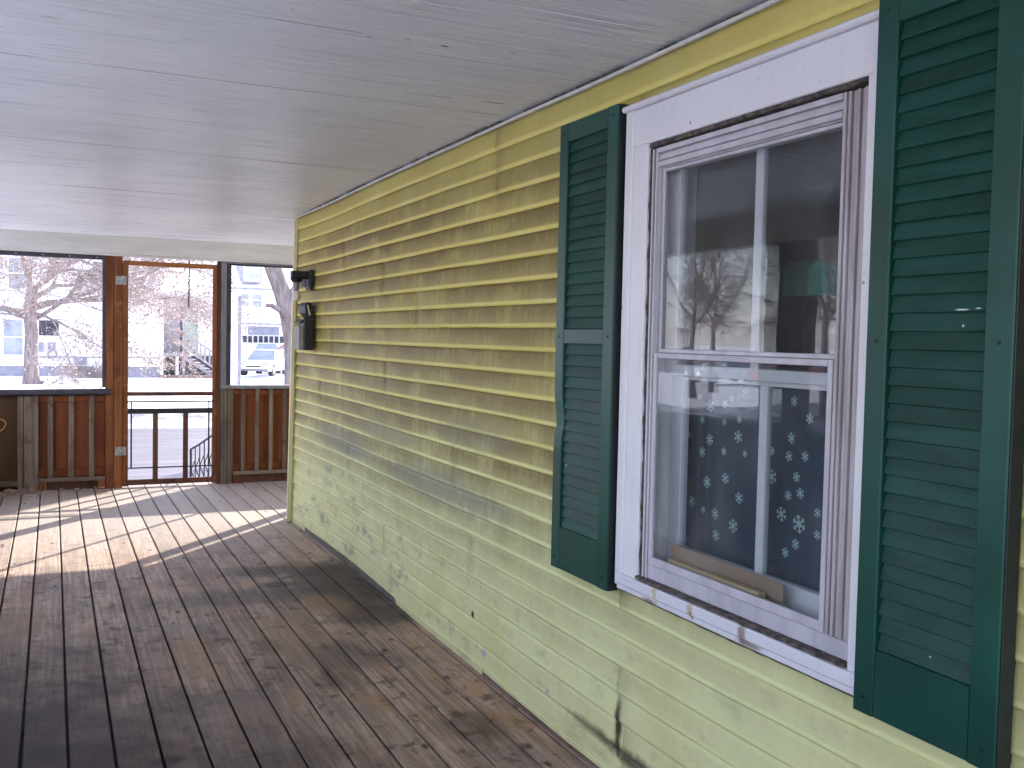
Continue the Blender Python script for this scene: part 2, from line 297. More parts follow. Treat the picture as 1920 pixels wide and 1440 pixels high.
def m_glass():
    t = NT('window_glass'); N = t.t.nodes; t.t.nodes.remove(t.b)
    tr = N.new('ShaderNodeBsdfTransparent'); tr.inputs[0].default_value = (.93, .95, .95, 1)
    gl = N.new('ShaderNodeBsdfGlossy'); gl.inputs['Roughness'].default_value = .012
    fr = N.new('ShaderNodeFresnel'); fr.inputs[0].default_value = 1.55
    w = t.bump(t.noise(t.pos, 3.2, 2, .5), .03, .01); t.link(w, gl.inputs['Normal'])
    ff = t.math('MULTIPLY', t.math('MULTIPLY', fr.outputs[0], 1.05), t.math('SUBTRACT', 1.0, t.geo.outputs['Backfacing']), clamp=True)
    dif = N.new('ShaderNodeBsdfDiffuse'); dif.inputs[0].default_value = (.5, .5, .52, 1)
    dirt = t.ramp(t.noise(t.vmul(t.pos, (10, 5, 3)), 1, 5, .6), .4, .8, .012, .07)
    m1 = N.new('ShaderNodeMixShader'); t.link(dirt, m1.inputs[0]); t.link(tr.outputs[0], m1.inputs[1]); t.link(dif.outputs[0], m1.inputs[2])
    m2 = N.new('ShaderNodeMixShader'); t.link(ff, m2.inputs[0]); t.link(m1.outputs[0], m2.inputs[1]); t.link(gl.outputs[0], m2.inputs[2])
    t.link(m2.outputs[0], N['Material Output'].inputs['Surface'])
m_glass()

# ------------------------------------------------------------------ mesh helpers
class MB:
    def __init__(s): s.v = []; s.f = []; s.smooth = False
    def add(s, vs, fs):
        k = len(s.v); s.v += [tuple(p) for p in vs]; s.f += [tuple(i+k for i in f) for f in fs]; return s
    def box(s, x0, x1, y0, y1, z0, z1):
        return s.add([(x0, y0, z0), (x1, y0, z0), (x1, y1, z0), (x0, y1, z0), (x0, y0, z1), (x1, y0, z1), (x1, y1, z1), (x0, y1, z1)],
                     [(0, 3, 2, 1), (4, 5, 6, 7), (0, 1, 5, 4), (1, 2, 6, 5), (2, 3, 7, 6), (3, 0, 4, 7)])
    def sweep(s, axis, prof, a, b, segs=1, fn=None):
        """extrude a closed outline along an axis; prof = [(p,q)] in the other two axes"""
        n = len(prof); k = len(s.v)
        for i in range(segs+1):
            t = a+(b-a)*i/segs
            for (p, q) in prof:
                P = [(t, p, q), (p, t, q), (p, q, t)][axis]
                s.v.append(tuple(fn(P)) if fn else P)
        fl = (axis == 1)
        for i in range(segs):
            for j in range(n):
                q4 = (k+i*n+j, k+i*n+(j+1) % n, k+(i+1)*n+(j+1) % n, k+(i+1)*n+j)
                s.f.append(q4 if fl else q4[::-1])
        e0 = tuple(range(k, k+n)); e1 = tuple(range(k+segs*n, k+segs*n+n))
        s.f.append(e0[::-1] if fl else e0); s.f.append(e1 if fl else e1[::-1])
        return s
    def cbox(s, x0, x1, y0, y1, z0, z1, axis, c=.003, segs=1, fn=None):
        r = [(x0, x1), (y0, y1), (z0, z1)]; a, b = r.pop(axis); (p0, p1), (q0, q1) = r
        prof = [(p0+c, q0), (p1-c, q0), (p1, q0+c), (p1, q1-c), (p1-c, q1), (p0+c, q1), (p0, q1-c), (p0, q0+c)]
        return s.sweep(axis, prof, a, b, segs, fn)
    def tube(s, pts, rad, n=8, cap=True):
        pts = [Vector(p) for p in pts]; k = len(s.v); m = len(pts); ref = Vector((.31, .17, .93))
        for i, p in enumerate(pts):
            d = (pts[min(i+1, m-1)]-pts[max(i-1, 0)]).normalized()
            a = d.cross(ref)
            if a.length < .05: a = d.cross(Vector((1, 0, 0)))
            a.normalize(); b = d.cross(a); r = rad[i] if isinstance(rad, (list, tuple)) else rad
            for j in range(n):
                w = 2*pi*j/n; s.v.append(tuple(p+a*(r*cos(w))+b*(r*sin(w))))
        for i in range(m-1):
            for j in range(n): s.f.append((k+i*n+j, k+i*n+(j+1) % n, k+(i+1)*n+(j+1) % n, k+(i+1)*n+j))
        if cap and n > 2: s.f.append(tuple(range(k+n-1, k-1, -1))); s.f.append(tuple(range(k+(m-1)*n, k+m*n)))
        return s
    def mesh(s, name, mat, loc=(0, 0, 0)):
        me = bpy.data.meshes.new(name); L = Vector(loc)
        me.from_pydata([tuple(Vector(p)-L) for p in s.v], [], s.f); me.materials.append(MATS[mat])
        bm = bmesh.new(); bm.from_mesh(me); bmesh.ops.recalc_face_normals(bm, faces=bm.faces); bm.to_mesh(me); bm.free()
        if s.smooth: me.polygons.foreach_set('use_smooth', [True]*len(me.polygons))
        return me
def tag(o, label=None, cat=None, group=None, kind=None):
    if label: o['label'] = label
    if cat: o['category'] = cat
    if group: o['group'] = group
    if kind: o['kind'] = kind
    return o
def thing(name, loc, label=None, cat=None, group=None, kind=None):
    o = bpy.data.objects.new(name, None); COL.objects.link(o); o.location = loc; o.empty_display_size = .1
    return tag(o, label, cat, group, kind)
WL = {}
def wloc(o):
    p = Vector(o.location)
    while o.parent: o = o.parent; p += Vector(o.location)
    return p
def part(name, mb, mat, parent=None, loc=None, label=None, cat=None, group=None, kind=None):
    """mesh given in world coordinates; its origin goes to loc (or its parent's origin)"""
    base = wloc(parent) if parent else Vector((0, 0, 0)); L = Vector(loc) if loc else base
    o = bpy.data.objects.new(name, mb.mesh(name, mat, L)); COL.objects.link(o)
    o.parent = parent; o.location = L-base
    return tag(o, label, cat, group, kind)
def inst(name, me, parent, loc, kind=None, scale=None, rot=None):
    o = bpy.data.objects.new(name, me); COL.objects.link(o); o.parent = parent
    o.location = Vector(loc)-(wloc(parent) if parent else Vector((0, 0, 0)))
    if scale: o.scale = scale
    if rot: o.rotation_euler = rot
    if kind: o['kind'] = kind
    return o
def copy_tree(o, parent=None):
    c = o.copy(); COL.objects.link(c); c.parent = parent
    for ch in list(o.children): copy_tree(ch, c)
    return c

# ------------------------------------------------------------------ ground
GZ = -1.0
def H(x, y):
    z = GZ+.10*noise.noise(Vector((x*.15, y*.15, 0)))+.03*noise.noise(Vector((x*.9, y*.9, 3)))
    return z
mb = MB(); mb.smooth = True
xs = [-400, -200, -100, -60]+[-40+2.*i for i in range(41)]+[60, 100, 200, 400]; ys = [-200, -60]+[-20+2.*i for i in range(51)]+[100, 150, 300, 900]
k = 0
for y in ys:
    for x in xs:
        rd = 1 if 11 < y < 27 else 0
        mb.v.append((x, y, GZ-.05 if rd else H(x, y)))
nx = len(xs)
for j in range(len(ys)-1):
    for i in range(nx-1): mb.f.append((j*nx+i, j*nx+i+1, (j+1)*nx+i+1, (j+1)*nx+i))
part('ground', mb, 'snow', kind='structure')
mb = MB(); mb.box(-120, 120, 12.5, 25.6, GZ-.30, GZ+.03); part('road', mb, 'road_asphalt', kind='structure')
def bank(y0, y1, h, seed, x0=-40, x1=40, n=160, m=12, axis=0):
    mb = MB(); mb.smooth = True
    for j in range(m+1):
        for i in range(n+1):
            u = i/n; v = j/m; a = x0+(x1-x0)*u; b = y0+(y1-y0)*v
            z = GZ-.06+h*sin(pi*v)**.8*(.65+.7*noise.noise(Vector((a*.5, b*.8, seed))))+.12*h*abs(noise.noise(Vector((a*2.3, b*2.3, seed))))*sin(pi*v)
            mb.v.append((a, b, z) if axis == 0 else (b, a, z))
    for j in range(m):
        for i in range(n): mb.f.append((j*(n+1)+i, j*(n+1)+i+1, (j+1)*(n+1)+i+1, (j+1)*(n+1)+i))
    return mb
part('snow_bank', bank(25.2, 28.6, .42, 1.), 'snow_dirty', label='lumpy grey ploughed snow bank along the far side of the road', cat='snow bank', loc=(0, 26.9, GZ))
part('snow_bank', bank(10.6, 12.9, .22, 5.), 'snow_dirty', label='low ploughed snow bank on the near side of the road', cat='snow bank', loc=(0, 11.7, GZ))
part('side_street', MB().box(-19, -13, -60, 10.8, GZ-.2, GZ+.16), 'road_asphalt', kind='structure')
part('snow_bank', bank(-21.5, -19, .5, 9., -40, 12, 120, 10, 1), 'snow', label='white snow bank beyond the side street', cat='snow bank', loc=(-20, 0, GZ))

# ------------------------------------------------------------------ porch floor
PIT = .1429; B0 = -1.731
fl = thing('floor', (-1.2, 3, 0), kind='structure')
def board_mesh(y0, y1, seed):
    mb = MB(); g = .0095; random.seed(seed)
    def fn(P): return (P[0]+.0016*noise.noise(Vector((P[1]*1.3, seed, 0))), P[1], P[2]+.0018*noise.noise(Vector((P[1]*.9, seed*3., P[0]*6))))
    mb.cbox(-PIT/2+g/2, PIT/2-g/2, y0, y1, -.028, 0, 1, .0025, 40, fn)
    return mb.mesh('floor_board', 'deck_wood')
long_ = [board_mesh(-3, 9.62, s) for s in range(5)]; short_ = board_mesh(7.30, 9.62, 8)
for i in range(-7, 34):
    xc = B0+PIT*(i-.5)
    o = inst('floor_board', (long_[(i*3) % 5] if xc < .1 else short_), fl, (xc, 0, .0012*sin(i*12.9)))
nb = MB()
for i in range(-6, 14):
    for j in range(26):
        for e in (-.045, .045):
            x = B0+PIT*(i-.5)+e+random.uniform(-.005, .005); y = -.6+.405*j+random.uniform(-.01, .01); r = .0038
            nb.add([(x+r*cos(a*pi/3), y+r*sin(a*pi/3), .0022) for a in range(6)], [(0, 1, 2, 3, 4, 5)])
part('nail_heads', nb, 'far_dark', fl, kind='stuff')
part('joist', MB().box(-2.75, 3.1, -3, 9.6, -.16, -.04), 'far_dark', fl)
part('rim_board', MB().cbox(-2.8, 3.1, 9.622, 9.65, -.30, -.005, 0), 'weathered_h', fl)
part('foundation_wall', MB().box(-2.7, 3.0, 9.4, 9.55, -1.2, -.17), 'house_grey', fl)

# ------------------------------------------------------------------ porch ceiling
ce = thing('ceiling', (-1.2, 3, 2.287), kind='structure')
CP = .084
def cb_mesh(x0, x1, s):
    mb = MB()
    def fn(P): return (P[0], P[1], P[2]+.0016*noise.noise(Vector((P[0]*1.1, s*2., 0))))
    w = CP/2
    prof = [(-w, .003), (-w+.0025, 0), (-.004, 0), (0, .0012), (.004, 0), (w-.0025, 0), (w, .003), (w, .014), (-w, .014)]
    mb.sweep(0, prof, x0, x1, 24, fn)
    return mb.mesh('ceiling_board', 'ceiling_paint')
cl = [cb_mesh(-2.75, .03, s) for s in range(4)]; cs = [cb_mesh(-2.75, 3.1, s+9) for s in range(2)]
n = int((9.45+3)/CP)
for i in range(n):
    y = -3+CP*(i+.5)
    z = 2.287-.012*max(0, y-6.4)
    inst('ceiling_board', (cl[i % 4] if y < 7.35 else cs[i % 2]), ce, (0, y, z+.0008*sin(i*7.7)))
part('roof_deck', MB().box(-3.05, 3.1, -3, 10.0, 2.42, 2.50), 'sheathing', ce)

# ------------------------------------------------------------------ the yellow house
hs = thing('house', (0, 3, 0), 'yellow clapboard house wall with dented grimy siding running along the porch', 'house')
Z0 = .032; CH = .0893
WY0, WY1, WZ0, WZ1 = 1.56, 2.615, .657, 2.135
def yend(z): return 7.41-.072*z
def bow(y, z):
    b = .040*exp(-((y-5.9)/1.0)**2)*(1-z/2.3)
    b += -.014*exp(-((y-5.4)/.7)**2)*(z/2.3)+.006*sin(y*1.9+z*1.3)
    return b+.0035*noise.noise(Vector((y*1.7, z*2.1, 4)))
def siding(k, y0, y1, zclip=None, lap=0., free_end=False, tlo=None):
    zb = Z0+k*CH; zt = zb+CH
    T = [(1.0, .0004), (.8, -.0012), (.55, -.0030), (.3, -.0049), (.20, -.0054), (.12, -.0050), (.05, -.0030), (0, -.0004)]
    if zclip is not None: T = [(max(t, (zclip-zb)/CH), x) for t, x in T]
    back = [(T[-1][0], .006), (1.0, .006)]
    n = max(2, int((y1-y0)/.09)); mb = MB(); mb.smooth = True
    jit = random.uniform(-.0006, .0006)
    cols = []
    for i in range(n+1):
        y = y0+(y1-y0)*i/n
        for (t, x) in T+back:
            z = zb+CH*t; yy = y
            if free_end: yy = y*(1)-(y-y0)/(y1-y0)*(y1-yend(z))
            wob = .0034*noise.noise(Vector((y*2.6, k*5.3, t)))+.0012*noise.noise(Vector((y*9., k*2.3, t*2)))
            dz = .0042*noise.noise(Vector((y*1.3, k*1.7, 9)))+.0014*noise.noise(Vector((y*5.3, k*2.7, 5)))
            mb.v.append((x-lap+bow(yy, z)+(wob if x < .005 else 0)+jit, yy, z+(dz if t < .9 else 0)))
    m = len(T)+2
    for i in range(n):
        for j in range(m): mb.f.append((i*m+j, i*m+(j+1) % m, (i+1)*m+(j+1) % m, (i+1)*m+j))
    mb.f.append(tuple(range(m))); mb.f.append(tuple(range(n*m, n*m+m))[::-1])
    part('siding_board', mb, 'siding_paint', hs)
SE = {0: [2.60, 5.02], 1: [2.60, 5.02], 2: [2.645, 5.15], 3: [2.645, 5.15], 4: [3.915], 5: [3.915], 6: [2.64, 5.9], 7: [5.9], 8: [4.1], 9: [4.1], 10: [6.6], 11: [6.6],
      12: [5.1], 13: [5.1], 14: [6.3], 15: [6.3], 16: [4.6], 17: [4.6], 18: [5.15], 19: [5.15], 20: [6.0], 21: [6.0], 22: [3.67], 23: [3.67], 24: [3.68]}
for k in range(25):
    zb = Z0+k*CH; zt = zb+CH
    cuts = sorted([-3, .4-.7*(k//2 % 3)]+SE[k]+[7.5]); segs = []
    for a, b in zip(cuts, cuts[1:]): segs.append((a, b))
    for si, (a, b) in enumerate(segs):
        fe = b > 7.4; lap = .0022*(si % 2)
        if zb < WZ1 and zt > WZ0+.02 and b > WY0 and a < WY1:
            if a < WY0: siding(k, a, WY0, None, lap)
            if b > WY1: siding(k, WY1, b, None, lap, fe)
            if zt > WZ1+.004: siding(k, max(a, WY0), min(b, WY1), WZ1+.002, lap)
        else: siding(k, a, (b-.003 if k < 6 else b+.004) if not fe else b, None, lap, fe)
# sheathing behind, with the window opening
mb = MB(); mb.box(.05, .14, -3, WY0+.03, 0, 2.4).box(.05, .14, WY1-.05, 7.22, 0, 2.4).box(.05, .14, WY0+.03, WY1-.05, 0, .66).box(.05, .14, WY0+.03, WY1-.05, 2.02, 2.4)
part('sheathing', mb, 'sheathing', hs)
part('starter_strip', MB().box(.012, .045, -3, 7.3, 0.002, .03), 'sheathing', hs)
part('bottom_strip', MB().cbox(-.004, .004, 3.75, 7.40, .001, .036, 1, .001, 40, lambda P: (P[0]+bow(P[1], P[2]), P[1], P[2]+(.0015*noise.noise(Vector((P[1]*4, 0, 0))) if P[2] < .02 else 0))), 'siding_paint', hs)
part('bottom_strip', MB().cbox(-.003, .005, -3, 3.748, .016, .036, 1, .001, 60, lambda P: (P[0]+bow(P[1], P[2])+.003*noise.noise(Vector((P[1]*3, 0, 0))), P[1], P[2]+(.008*noise.noise(Vector((P[1]*2.2, 0, 0))) if P[2] < .02 else 0))), 'siding_paint', hs)
# corner trim, leaning with the wall
def lean(P): return (P[0], P[1]-.072*P[2], P[2])
part('corner_trim', MB().cbox(-.030, .012, 7.400, 7.432, .004, 2.262, 2, .003, 10, lean), 'corner_paint', hs)
part('corner_channel', MB().cbox(-.022, -.010, 7.378, 7.388, .004, 2.262, 2, .001, 10, lean), 'corner_paint', hs)
part('return_wall', MB().box(.012, 3.1, 7.33, 7.40, 0, 2.28), 'siding_paint', hs)
mb = MB()
def cfn(P): return (P[0]+bow(P[1], 2.25)*.9, P[1], P[2]+.0025*noise.noise(Vector((P[1]*1.3, 2, 2))))
mb.cbox(-.016, .0, -3, 7.25, 2.264, 2.276, 1, .003, 60, cfn); part('cornice_strip', mb, 'beam_paint', hs)
random.seed(9); y = -2.8
while y < 7.1:
    l = random.uniform(.08, .6); h = random.uniform(.003, .009)
    part('peeling_gap', MB().cbox(-.015-random.uniform(0, .006), .0, y, y+l, 2.2765, 2.2765+h, 1, .001, 6, cfn), 'grime', hs); y += l+random.uniform(0, .22)
random.seed(7)

# ---- window in the yellow wall
wi = thing('window', (0, 2.1, .66)); wi.parent = hs; wi.location = Vector((0, 2.1, .66))-Vector((0, 3, 0))
def wp(name, mb, mat, label=None): return part(name, mb, mat, wi, label=label)
XF = -.034
wp('head_casing', MB().cbox(XF, .03, 1.575, 2.590, 2.004, 2.116, 1), 'white_trim')
wp('head_cap', MB().cbox(XF-.016, .03, 1.565, 2.634, 2.1165, 2.134, 1, .005), 'white_trim')
wp('side_casing', MB().cbox(XF, .03, 2.507, 2.588, .70, 2.003, 2), 'white_trim')
wp('side_casing', MB().cbox(XF, .03, 1.56, 1.637, .70, 2.003, 2), 'white_trim')
wp('casing_edge', MB().cbox(XF-.004, .03, 2.5885, 2.630, .66, 2.116, 2, .004), 'white_trim')
wp('sill_board', MB().cbox(XF-.016, .03, 1.56, 2.606, .668, .700, 1, .004), 'sill_paint')
wp('sill_lip', MB().cbox(XF-.009, .03, 1.56, 2.604, .650, .6675, 1, .003), 'sill_paint')
wp('sill_caulk', MB().cbox(XF+.004, .03, 1.56, 2.606, .640, .6495, 1, .002, 30, lambda P: (P[0]+.004*noise.noise(Vector((P[1]*30, 0, 0))), P[1], P[2]+.003*noise.noise(Vector((P[1]*40, P[0]*90, 1))))), 'grime')
# dirt lying along sill and head
for (z0, z1, x0) in ((.7005, .709, XF-.006), (1.992, 2.0035, XF+.004)):
    wp('caulk_line', MB().cbox(x0, .03, 1.637, 2.507, z0, z1, 1, .002, 70, lambda P: (P[0]+.006*noise.noise(Vector((P[1]*22, P[2]*99, 0))), P[1], P[2]+.004*noise.noise(Vector((P[1]*35, P[0]*90, 5))))), 'grime')
wp('caulk_line', MB().cbox(XF+.008, .03, 2.4995, 2.5065, .705, 1.995, 2, .001, 60, lambda P: (P[0]+.005*noise.noise(Vector((P[2]*20, 0, 0))), P[1]+.002*noise.noise(Vector((P[2]*35, 0, 5))), P[2])), 'grime')
# storm window frame: tracks with ribs
XS = -.024
def ribs(y0, y1, z0, z1, n, vertical=True):
    mb = MB(); w = (y1-y0 if vertical else z1-z0)/(n)
    for i in range(n):
        a = (y0 if vertical else z0)+w*i
        x = XS+(.000 if i in (0, n-1) else .004*(i % 2)+.002)
        if vertical: mb.cbox(x, .012, a+w*.12, a+w*.80, z0, z1, 2, .001)
        else: mb.cbox(x, .012, y0, y1, a+w*.12, a+w*.80, 1, .001)
    if vertical: mb.box(XS+.016, .014, y0, y1, z0, z1)
    else: mb.box(XS+.016, .014, y0, y1, z0, z1)
    return mb
wp('storm_track', ribs(1.642, 1.722, .755, 1.985, 6), 'rust_track')
wp('storm_track', ribs(2.470, 2.498, .709, 1.985, 3), 'storm_metal')
wp('storm_head', ribs(1.722, 2.470, 1.928, 1.990, 3, False), 'storm_metal')
wp('storm_jamb', MB().cbox(XS+.006, .05, 1.6375, 1.6415, .709, 1.99, 2, .001), 'storm_metal')
wp('storm_bottom', MB().cbox(XS+.006, .018, 1.642, 2.469, .7095, .752, 1, .002), 'storm_metal')
def frame(name, x0, x1, y0, y1, z0, z1, ws, wt, wb, mat):
    wp(name, MB().cbox(x0, x1, y0, y0+ws, z0, z1, 2, .002), mat); wp(name, MB().cbox(x0, x1, y1-ws, y1, z0, z1, 2, .002), mat)
    wp(name.replace('stile', 'rail'), MB().cbox(x0+.0006, x1-.0006, y0+ws, y1-ws, z1-wt, z1, 1, .002), mat); wp(name.replace('stile', 'rail'), MB().cbox(x0+.0006, x1-.0006, y0+ws, y1-ws, z0, z0+wb, 1, .002), mat)
frame('storm_stile', XS+.002, -.008, 1.727, 2.466, .7535, 1.385, .016, .016, .024, 'storm_metal')
frame('storm_stile', -.006, .006, 1.727, 2.466, 1.3855, 1.927, .010, .010, .012, 'storm_metal')
wp('pane', MB().box(-.0165, -.0145, 1.7435, 2.4495, .778, 1.3685), 'window_glass')
wp('pane', MB().box(-.001, .001, 1.7375, 2.4555, 1.398, 1.9165), 'window_glass')
# jamb lining and wooden sashes
wp('jamb', MB().box(.0145, .14, 2.50, 2.56, .70, 2.0), 'sash_paint'); wp('jamb', MB().box(.0145, .14, 1.62, 1.66, .70, 2.0), 'sash_paint')
wp('jamb_head', MB().box(.0145, .14, 1.66, 2.50, 1.985, 2.02), 'sash_paint'); wp('inner_sill', MB().box(.0145, .14, 1.66, 2.50, .66, .742), 'sash_paint')
frame('sash_stile', .040, .065, 1.662, 2.498, 1.32, 1.984, .058, .055, .032, 'sash_paint')
frame('sash_stile', .068, .095, 1.662, 2.498, .743, 1.345, .058, .038, .062, 'sash_paint')
wp('muntin', MB().cbox(.041, .064, 2.073, 2.103, 1.352, 1.929, 2, .005), 'sash_paint')
wp('muntin', MB().cbox(.069, .094, 2.062, 2.092, .805, 1.307, 2, .005), 'sash_paint')
for (x, z0, z1, m) in ((.052, 1.352, 1.929, (2.073, 2.103)), (.081, .805, 1.307, (2.062, 2.092))):
    wp('pane', MB().box(x, x+.002, 1.72, m[0], z0, z1), 'window_glass'); wp('pane', MB().box(x, x+.002, m[1], 2.44, z0, z1), 'window_glass')
# dark room behind
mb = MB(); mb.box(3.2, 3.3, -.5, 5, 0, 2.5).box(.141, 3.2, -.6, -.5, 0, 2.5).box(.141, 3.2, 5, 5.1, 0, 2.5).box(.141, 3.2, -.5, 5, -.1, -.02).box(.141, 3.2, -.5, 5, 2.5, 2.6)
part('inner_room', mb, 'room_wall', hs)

# curtain with snowflakes
cu = thing('curtain', (.14, 2.1, .77), 'dark navy curtain printed with pale snowflakes hanging behind the lower window sash', 'curtain')
mb = MB(); mb.smooth = True
def cx(y, z): return .128+.006*sin(y*21+z*1.2)+.003*sin(y*47)
N1, N2 = 70, 12
for j in range(N2+1):
    for i in range(N1+1):
        y = 1.665+(2.565-1.665)*i/N1; z = .765+(1.36-.765)*j/N2; mb.v.append((cx(y, z), y, z))
for j in range(N2):
    for i in range(N1): mb.f.append((j*(N1+1)+i, j*(N1+1)+i+1, (j+1)*(N1+1)+i+1, (j+1)*(N1+1)+i))
part('cloth', mb, 'curtain_cloth', cu)
def flake_mesh():
    mb = MB(); k = 0
    for a in range(6):
        w = a*pi/3; d = (cos(w), sin(w)); p = (-sin(w), cos(w))
        def P(r, s): return (0, d[0]*r+p[0]*s, d[1]*r+p[1]*s)
        mb.add([P(0, -.10), P(1, -.09), P(1, .09), P(0, .10)], [(0, 1, 2, 3)])
        mb.add([P(.50, 0), P(.80, .34), P(.92, .24), P(.66, 0)], [(0, 1, 2, 3)]); mb.add([P(.50, 0), P(.80, -.34), P(.92, -.24), P(.66, 0)], [(0, 1, 2, 3)])
        mb.add([P(.15, 0), P(.34, .19), P(.42, .10), P(.30, 0)], [(0, 1, 2, 3)]); mb.add([P(.15, 0), P(.34, -.19), P(.42, -.10), P(.30, 0)], [(0, 1, 2, 3)])
    return mb.mesh('snowflake', 'flake_print')
fm = flake_mesh()
FL = [(2.48, 1.137, .0057), (2.381, 1.132, .0102), (2.235, 1.155, .0108), (2.424, 1.09, .0091), (2.309, 1.105, .0074), (2.209, 1.11, .0063), (2.39, 1.004, .0108), (2.296, 1.028, .0097),
      (2.466, .935, .0102), (2.408, .918, .0063), (2.341, .918, .0102), (2.225, .983, .0102), (2.245, .9, .0119), (2.334, .856, .0097), (2.122, 1.195, .008), (2.027, 1.172, .0091), (2.104, 1.129, .0074),
      (2.036, 1.123, .0085), (1.961, 1.131, .008), (2.101, 1.06, .0119), (1.994, 1.074, .008), (2.118, 1.009, .008), (2.032, 1.019, .008), (1.974, 1.034, .0085), (2.059, .965, .0119), (1.975, .954, .0142),
      (1.917, .992, .0074), (2.125, .931, .0074), (1.916, .936, .0074), (2.125, .859, .0074), (2.036, .866, .008), (1.986, .899, .0085), (2.443, 1.255, .0074), (2.385, 1.232, .011), (2.312, 1.244, .0083),
      (2.275, 1.263, .0074), (2.211, 1.279, .0092), (2.428, 1.188, .0074), (2.313, 1.19, .0064), (2.232, 1.204, .0064), (2.129, 1.293, .007), (2.02, 1.27, .008), (1.95, 1.23, .008)]
for i, (y, z, r) in enumerate(FL):
    q = r*1.7; inst('snowflake', fm, cu, (cx(y, z)-.0025, y, z), scale=(1, q, q), rot=(random.uniform(.3, .7), 0, 0))
# cardboard and block between the sashes
cd = part('cardboard_flap', MB().add([(.028, 2.435, .822), (.038, 2.395, .744), (.036, 1.930, .744), (.030, 1.925, .815), (.031, 2.438, .822), (.041, 2.398, .744), (.039, 1.933, .744), (.033, 1.928, .815)],
     [(0, 1, 2, 3), (7, 6, 5, 4), (0, 4, 5, 1), (1, 5, 6, 2), (2, 6, 7, 3), (3, 7, 4, 0)]), 'cardboard', loc=(.035, 2.15, .745), label='strip of brown cardboard wedged between the storm window and the lower sash', cat='cardboard')
part('wood_block', MB().cbox(.000, .024, 1.985, 2.395, .7525, .783, 1, .002), 'lumber', loc=(.012, 2.19, .7525), label='pale offcut of lumber lying at the foot of the window in front of the cardboard', cat='lumber')

# ---- shutters
def shutter(name, y0, y1, mid, bend, label):
    t = thing(name, (0, 0, 0)); t.parent = hs; yc = (y0+y1)/2; t.location = Vector((-.02, yc, .63))-Vector((0, 3, 0)); t['label'] = label
    z0, z1 = .630, 2.148; xf, xb = -.056, -.019; sw = .056
    def fn(P):
        g = exp(-((P[2]-1.14)/.05)**2)*bend*(1 if P[1] > yc else .2)
        return (P[0]+.4*g, P[1]-g, P[2])
    def P_(n, mb, mat): return part(n, mb, mat, t)
    P_('stile', MB().cbox(xf, xb, y1-sw, y1, z0, z1, 2, .003, 40, fn), 'shutter_green')
    P_('stile', MB().cbox(xf, xb, y0, y0+sw*1.1, z0, z1, 2, .003, 40), 'shutter_green')
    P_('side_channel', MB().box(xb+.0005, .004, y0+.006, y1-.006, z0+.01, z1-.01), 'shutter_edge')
    P_('side_return', MB().cbox(xf+.004, xb+.003, y0-.0035, y0-.0005, z0, z1, 2, .001), 'shutter_edge')
    a, b = y0+sw*1.1, y1-sw-.003
    P_('top_rail', MB().cbox(xf+.001, xb, a, b, z1-.062, z1, 1, .002), 'shutter_green')
    P_('bottom_rail', MB().cbox(xf+.001, xb, a, b, z0, z0+.145, 1, .002), 'shutter_green')
    secs = [(z0+.145, z1-.062)]
    if mid:
        P_('mid_rail', MB().cbox(xf+.001, xb, a, b, 1.405, 1.455, 1, .002), 'shutter_green'); secs = [(z0+.145, 1.405), (1.455, z1-.062)]
    def slat_mesh(p):
        mb = MB(); prof = [(xf+.006, .0015), (xf+.0075, 0), (xf+.012, .001), (xf+.020, p+.006), (xf+.0155, p+.006)]
        mb.sweep(1, prof, a+.0005, b-.0005, 1); return mb.mesh('slat', 'shutter_slat_green', (0, yc, 0))
    for (s0, s1) in secs:
        n = round((s1-s0)/.0372); p = (s1-s0)/n; me = slat_mesh(p)
        for i in range(n):
            o = inst('slat', me, t, (0, yc, s0+p*i+.0005))
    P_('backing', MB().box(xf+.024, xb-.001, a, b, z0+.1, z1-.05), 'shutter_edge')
    for (y, z) in [(y0+.03, 1.43), (y1-.028, 1.43), (y0+.03, z0+.035), (y1-.028, z0+.035), (y0+.03, z1-.03), (y1-.028, z1-.03)]:
        P_('screw', MB().tube([(xf-.0022, y, z), (xf+.002, y, z)], .0042, 8), 'shutter_edge')
    return t
shutter('shutter', 2.648, 3.030, True, .012, 'shutter left of the window with a middle rail and a kinked stile')
shutter('shutter', 1.236, 1.593, False, 0, 'tall single panel shutter at the right edge, right of the window')
# clip of orange rust beside the right shutter louvres
# ---- wall lamp and mailbox
la = thing('wall_lamp', (-.02, 6.80, 1.79), 'black wall lamp bracket without its glass, on the yellow wall above the mailbox', 'lamp')
part('bracket_plate', MB().cbox(-.035, -.012, 6.735, 6.865, 1.725, 1.862, 2, .004), 'black_metal', la)
part('arm', MB().cbox(-.150, -.030, 6.772, 6.828, 1.800, 1.852, 0, .006), 'black_metal', la)
part('hood', MB().tube([(-.112, 6.80, 1.80), (-.112, 6.80, 1.775)], [.045, .03], 14), 'black_metal', la)
part('socket', MB().tube([(-.112, 6.80, 1.775), (-.112, 6.80, 1.735), (-.112, 6.80, 1.715)], [.02, .02, .015], 12), 'grey_frame', la)
part('bulb', (lambda m: m)(MB().tube([(-.112, 6.80, 1.716), (-.112, 6.80, 1.70), (-.112, 6.80, 1.675), (-.112, 6.80, 1.655), (-.112, 6.80, 1.648)], [.013, .022, .030, .022, .005], 14)), 'pale_bud', la)
part('stub', MB().tube([(-.06, 6.80, 1.80), (-.06, 6.80, 1.745)], .016, 10), 'grey_frame', la)
mx = thing('mailbox', (-.02, 6.80, 1.31), 'black metal mailbox with its lid propped open, on the yellow wall near the corner', 'mailbox')
part('box', MB().cbox(-.078, -.012, 6.70, 6.90, 1.310, 1.520, 2, .006), 'black_metal', mx)
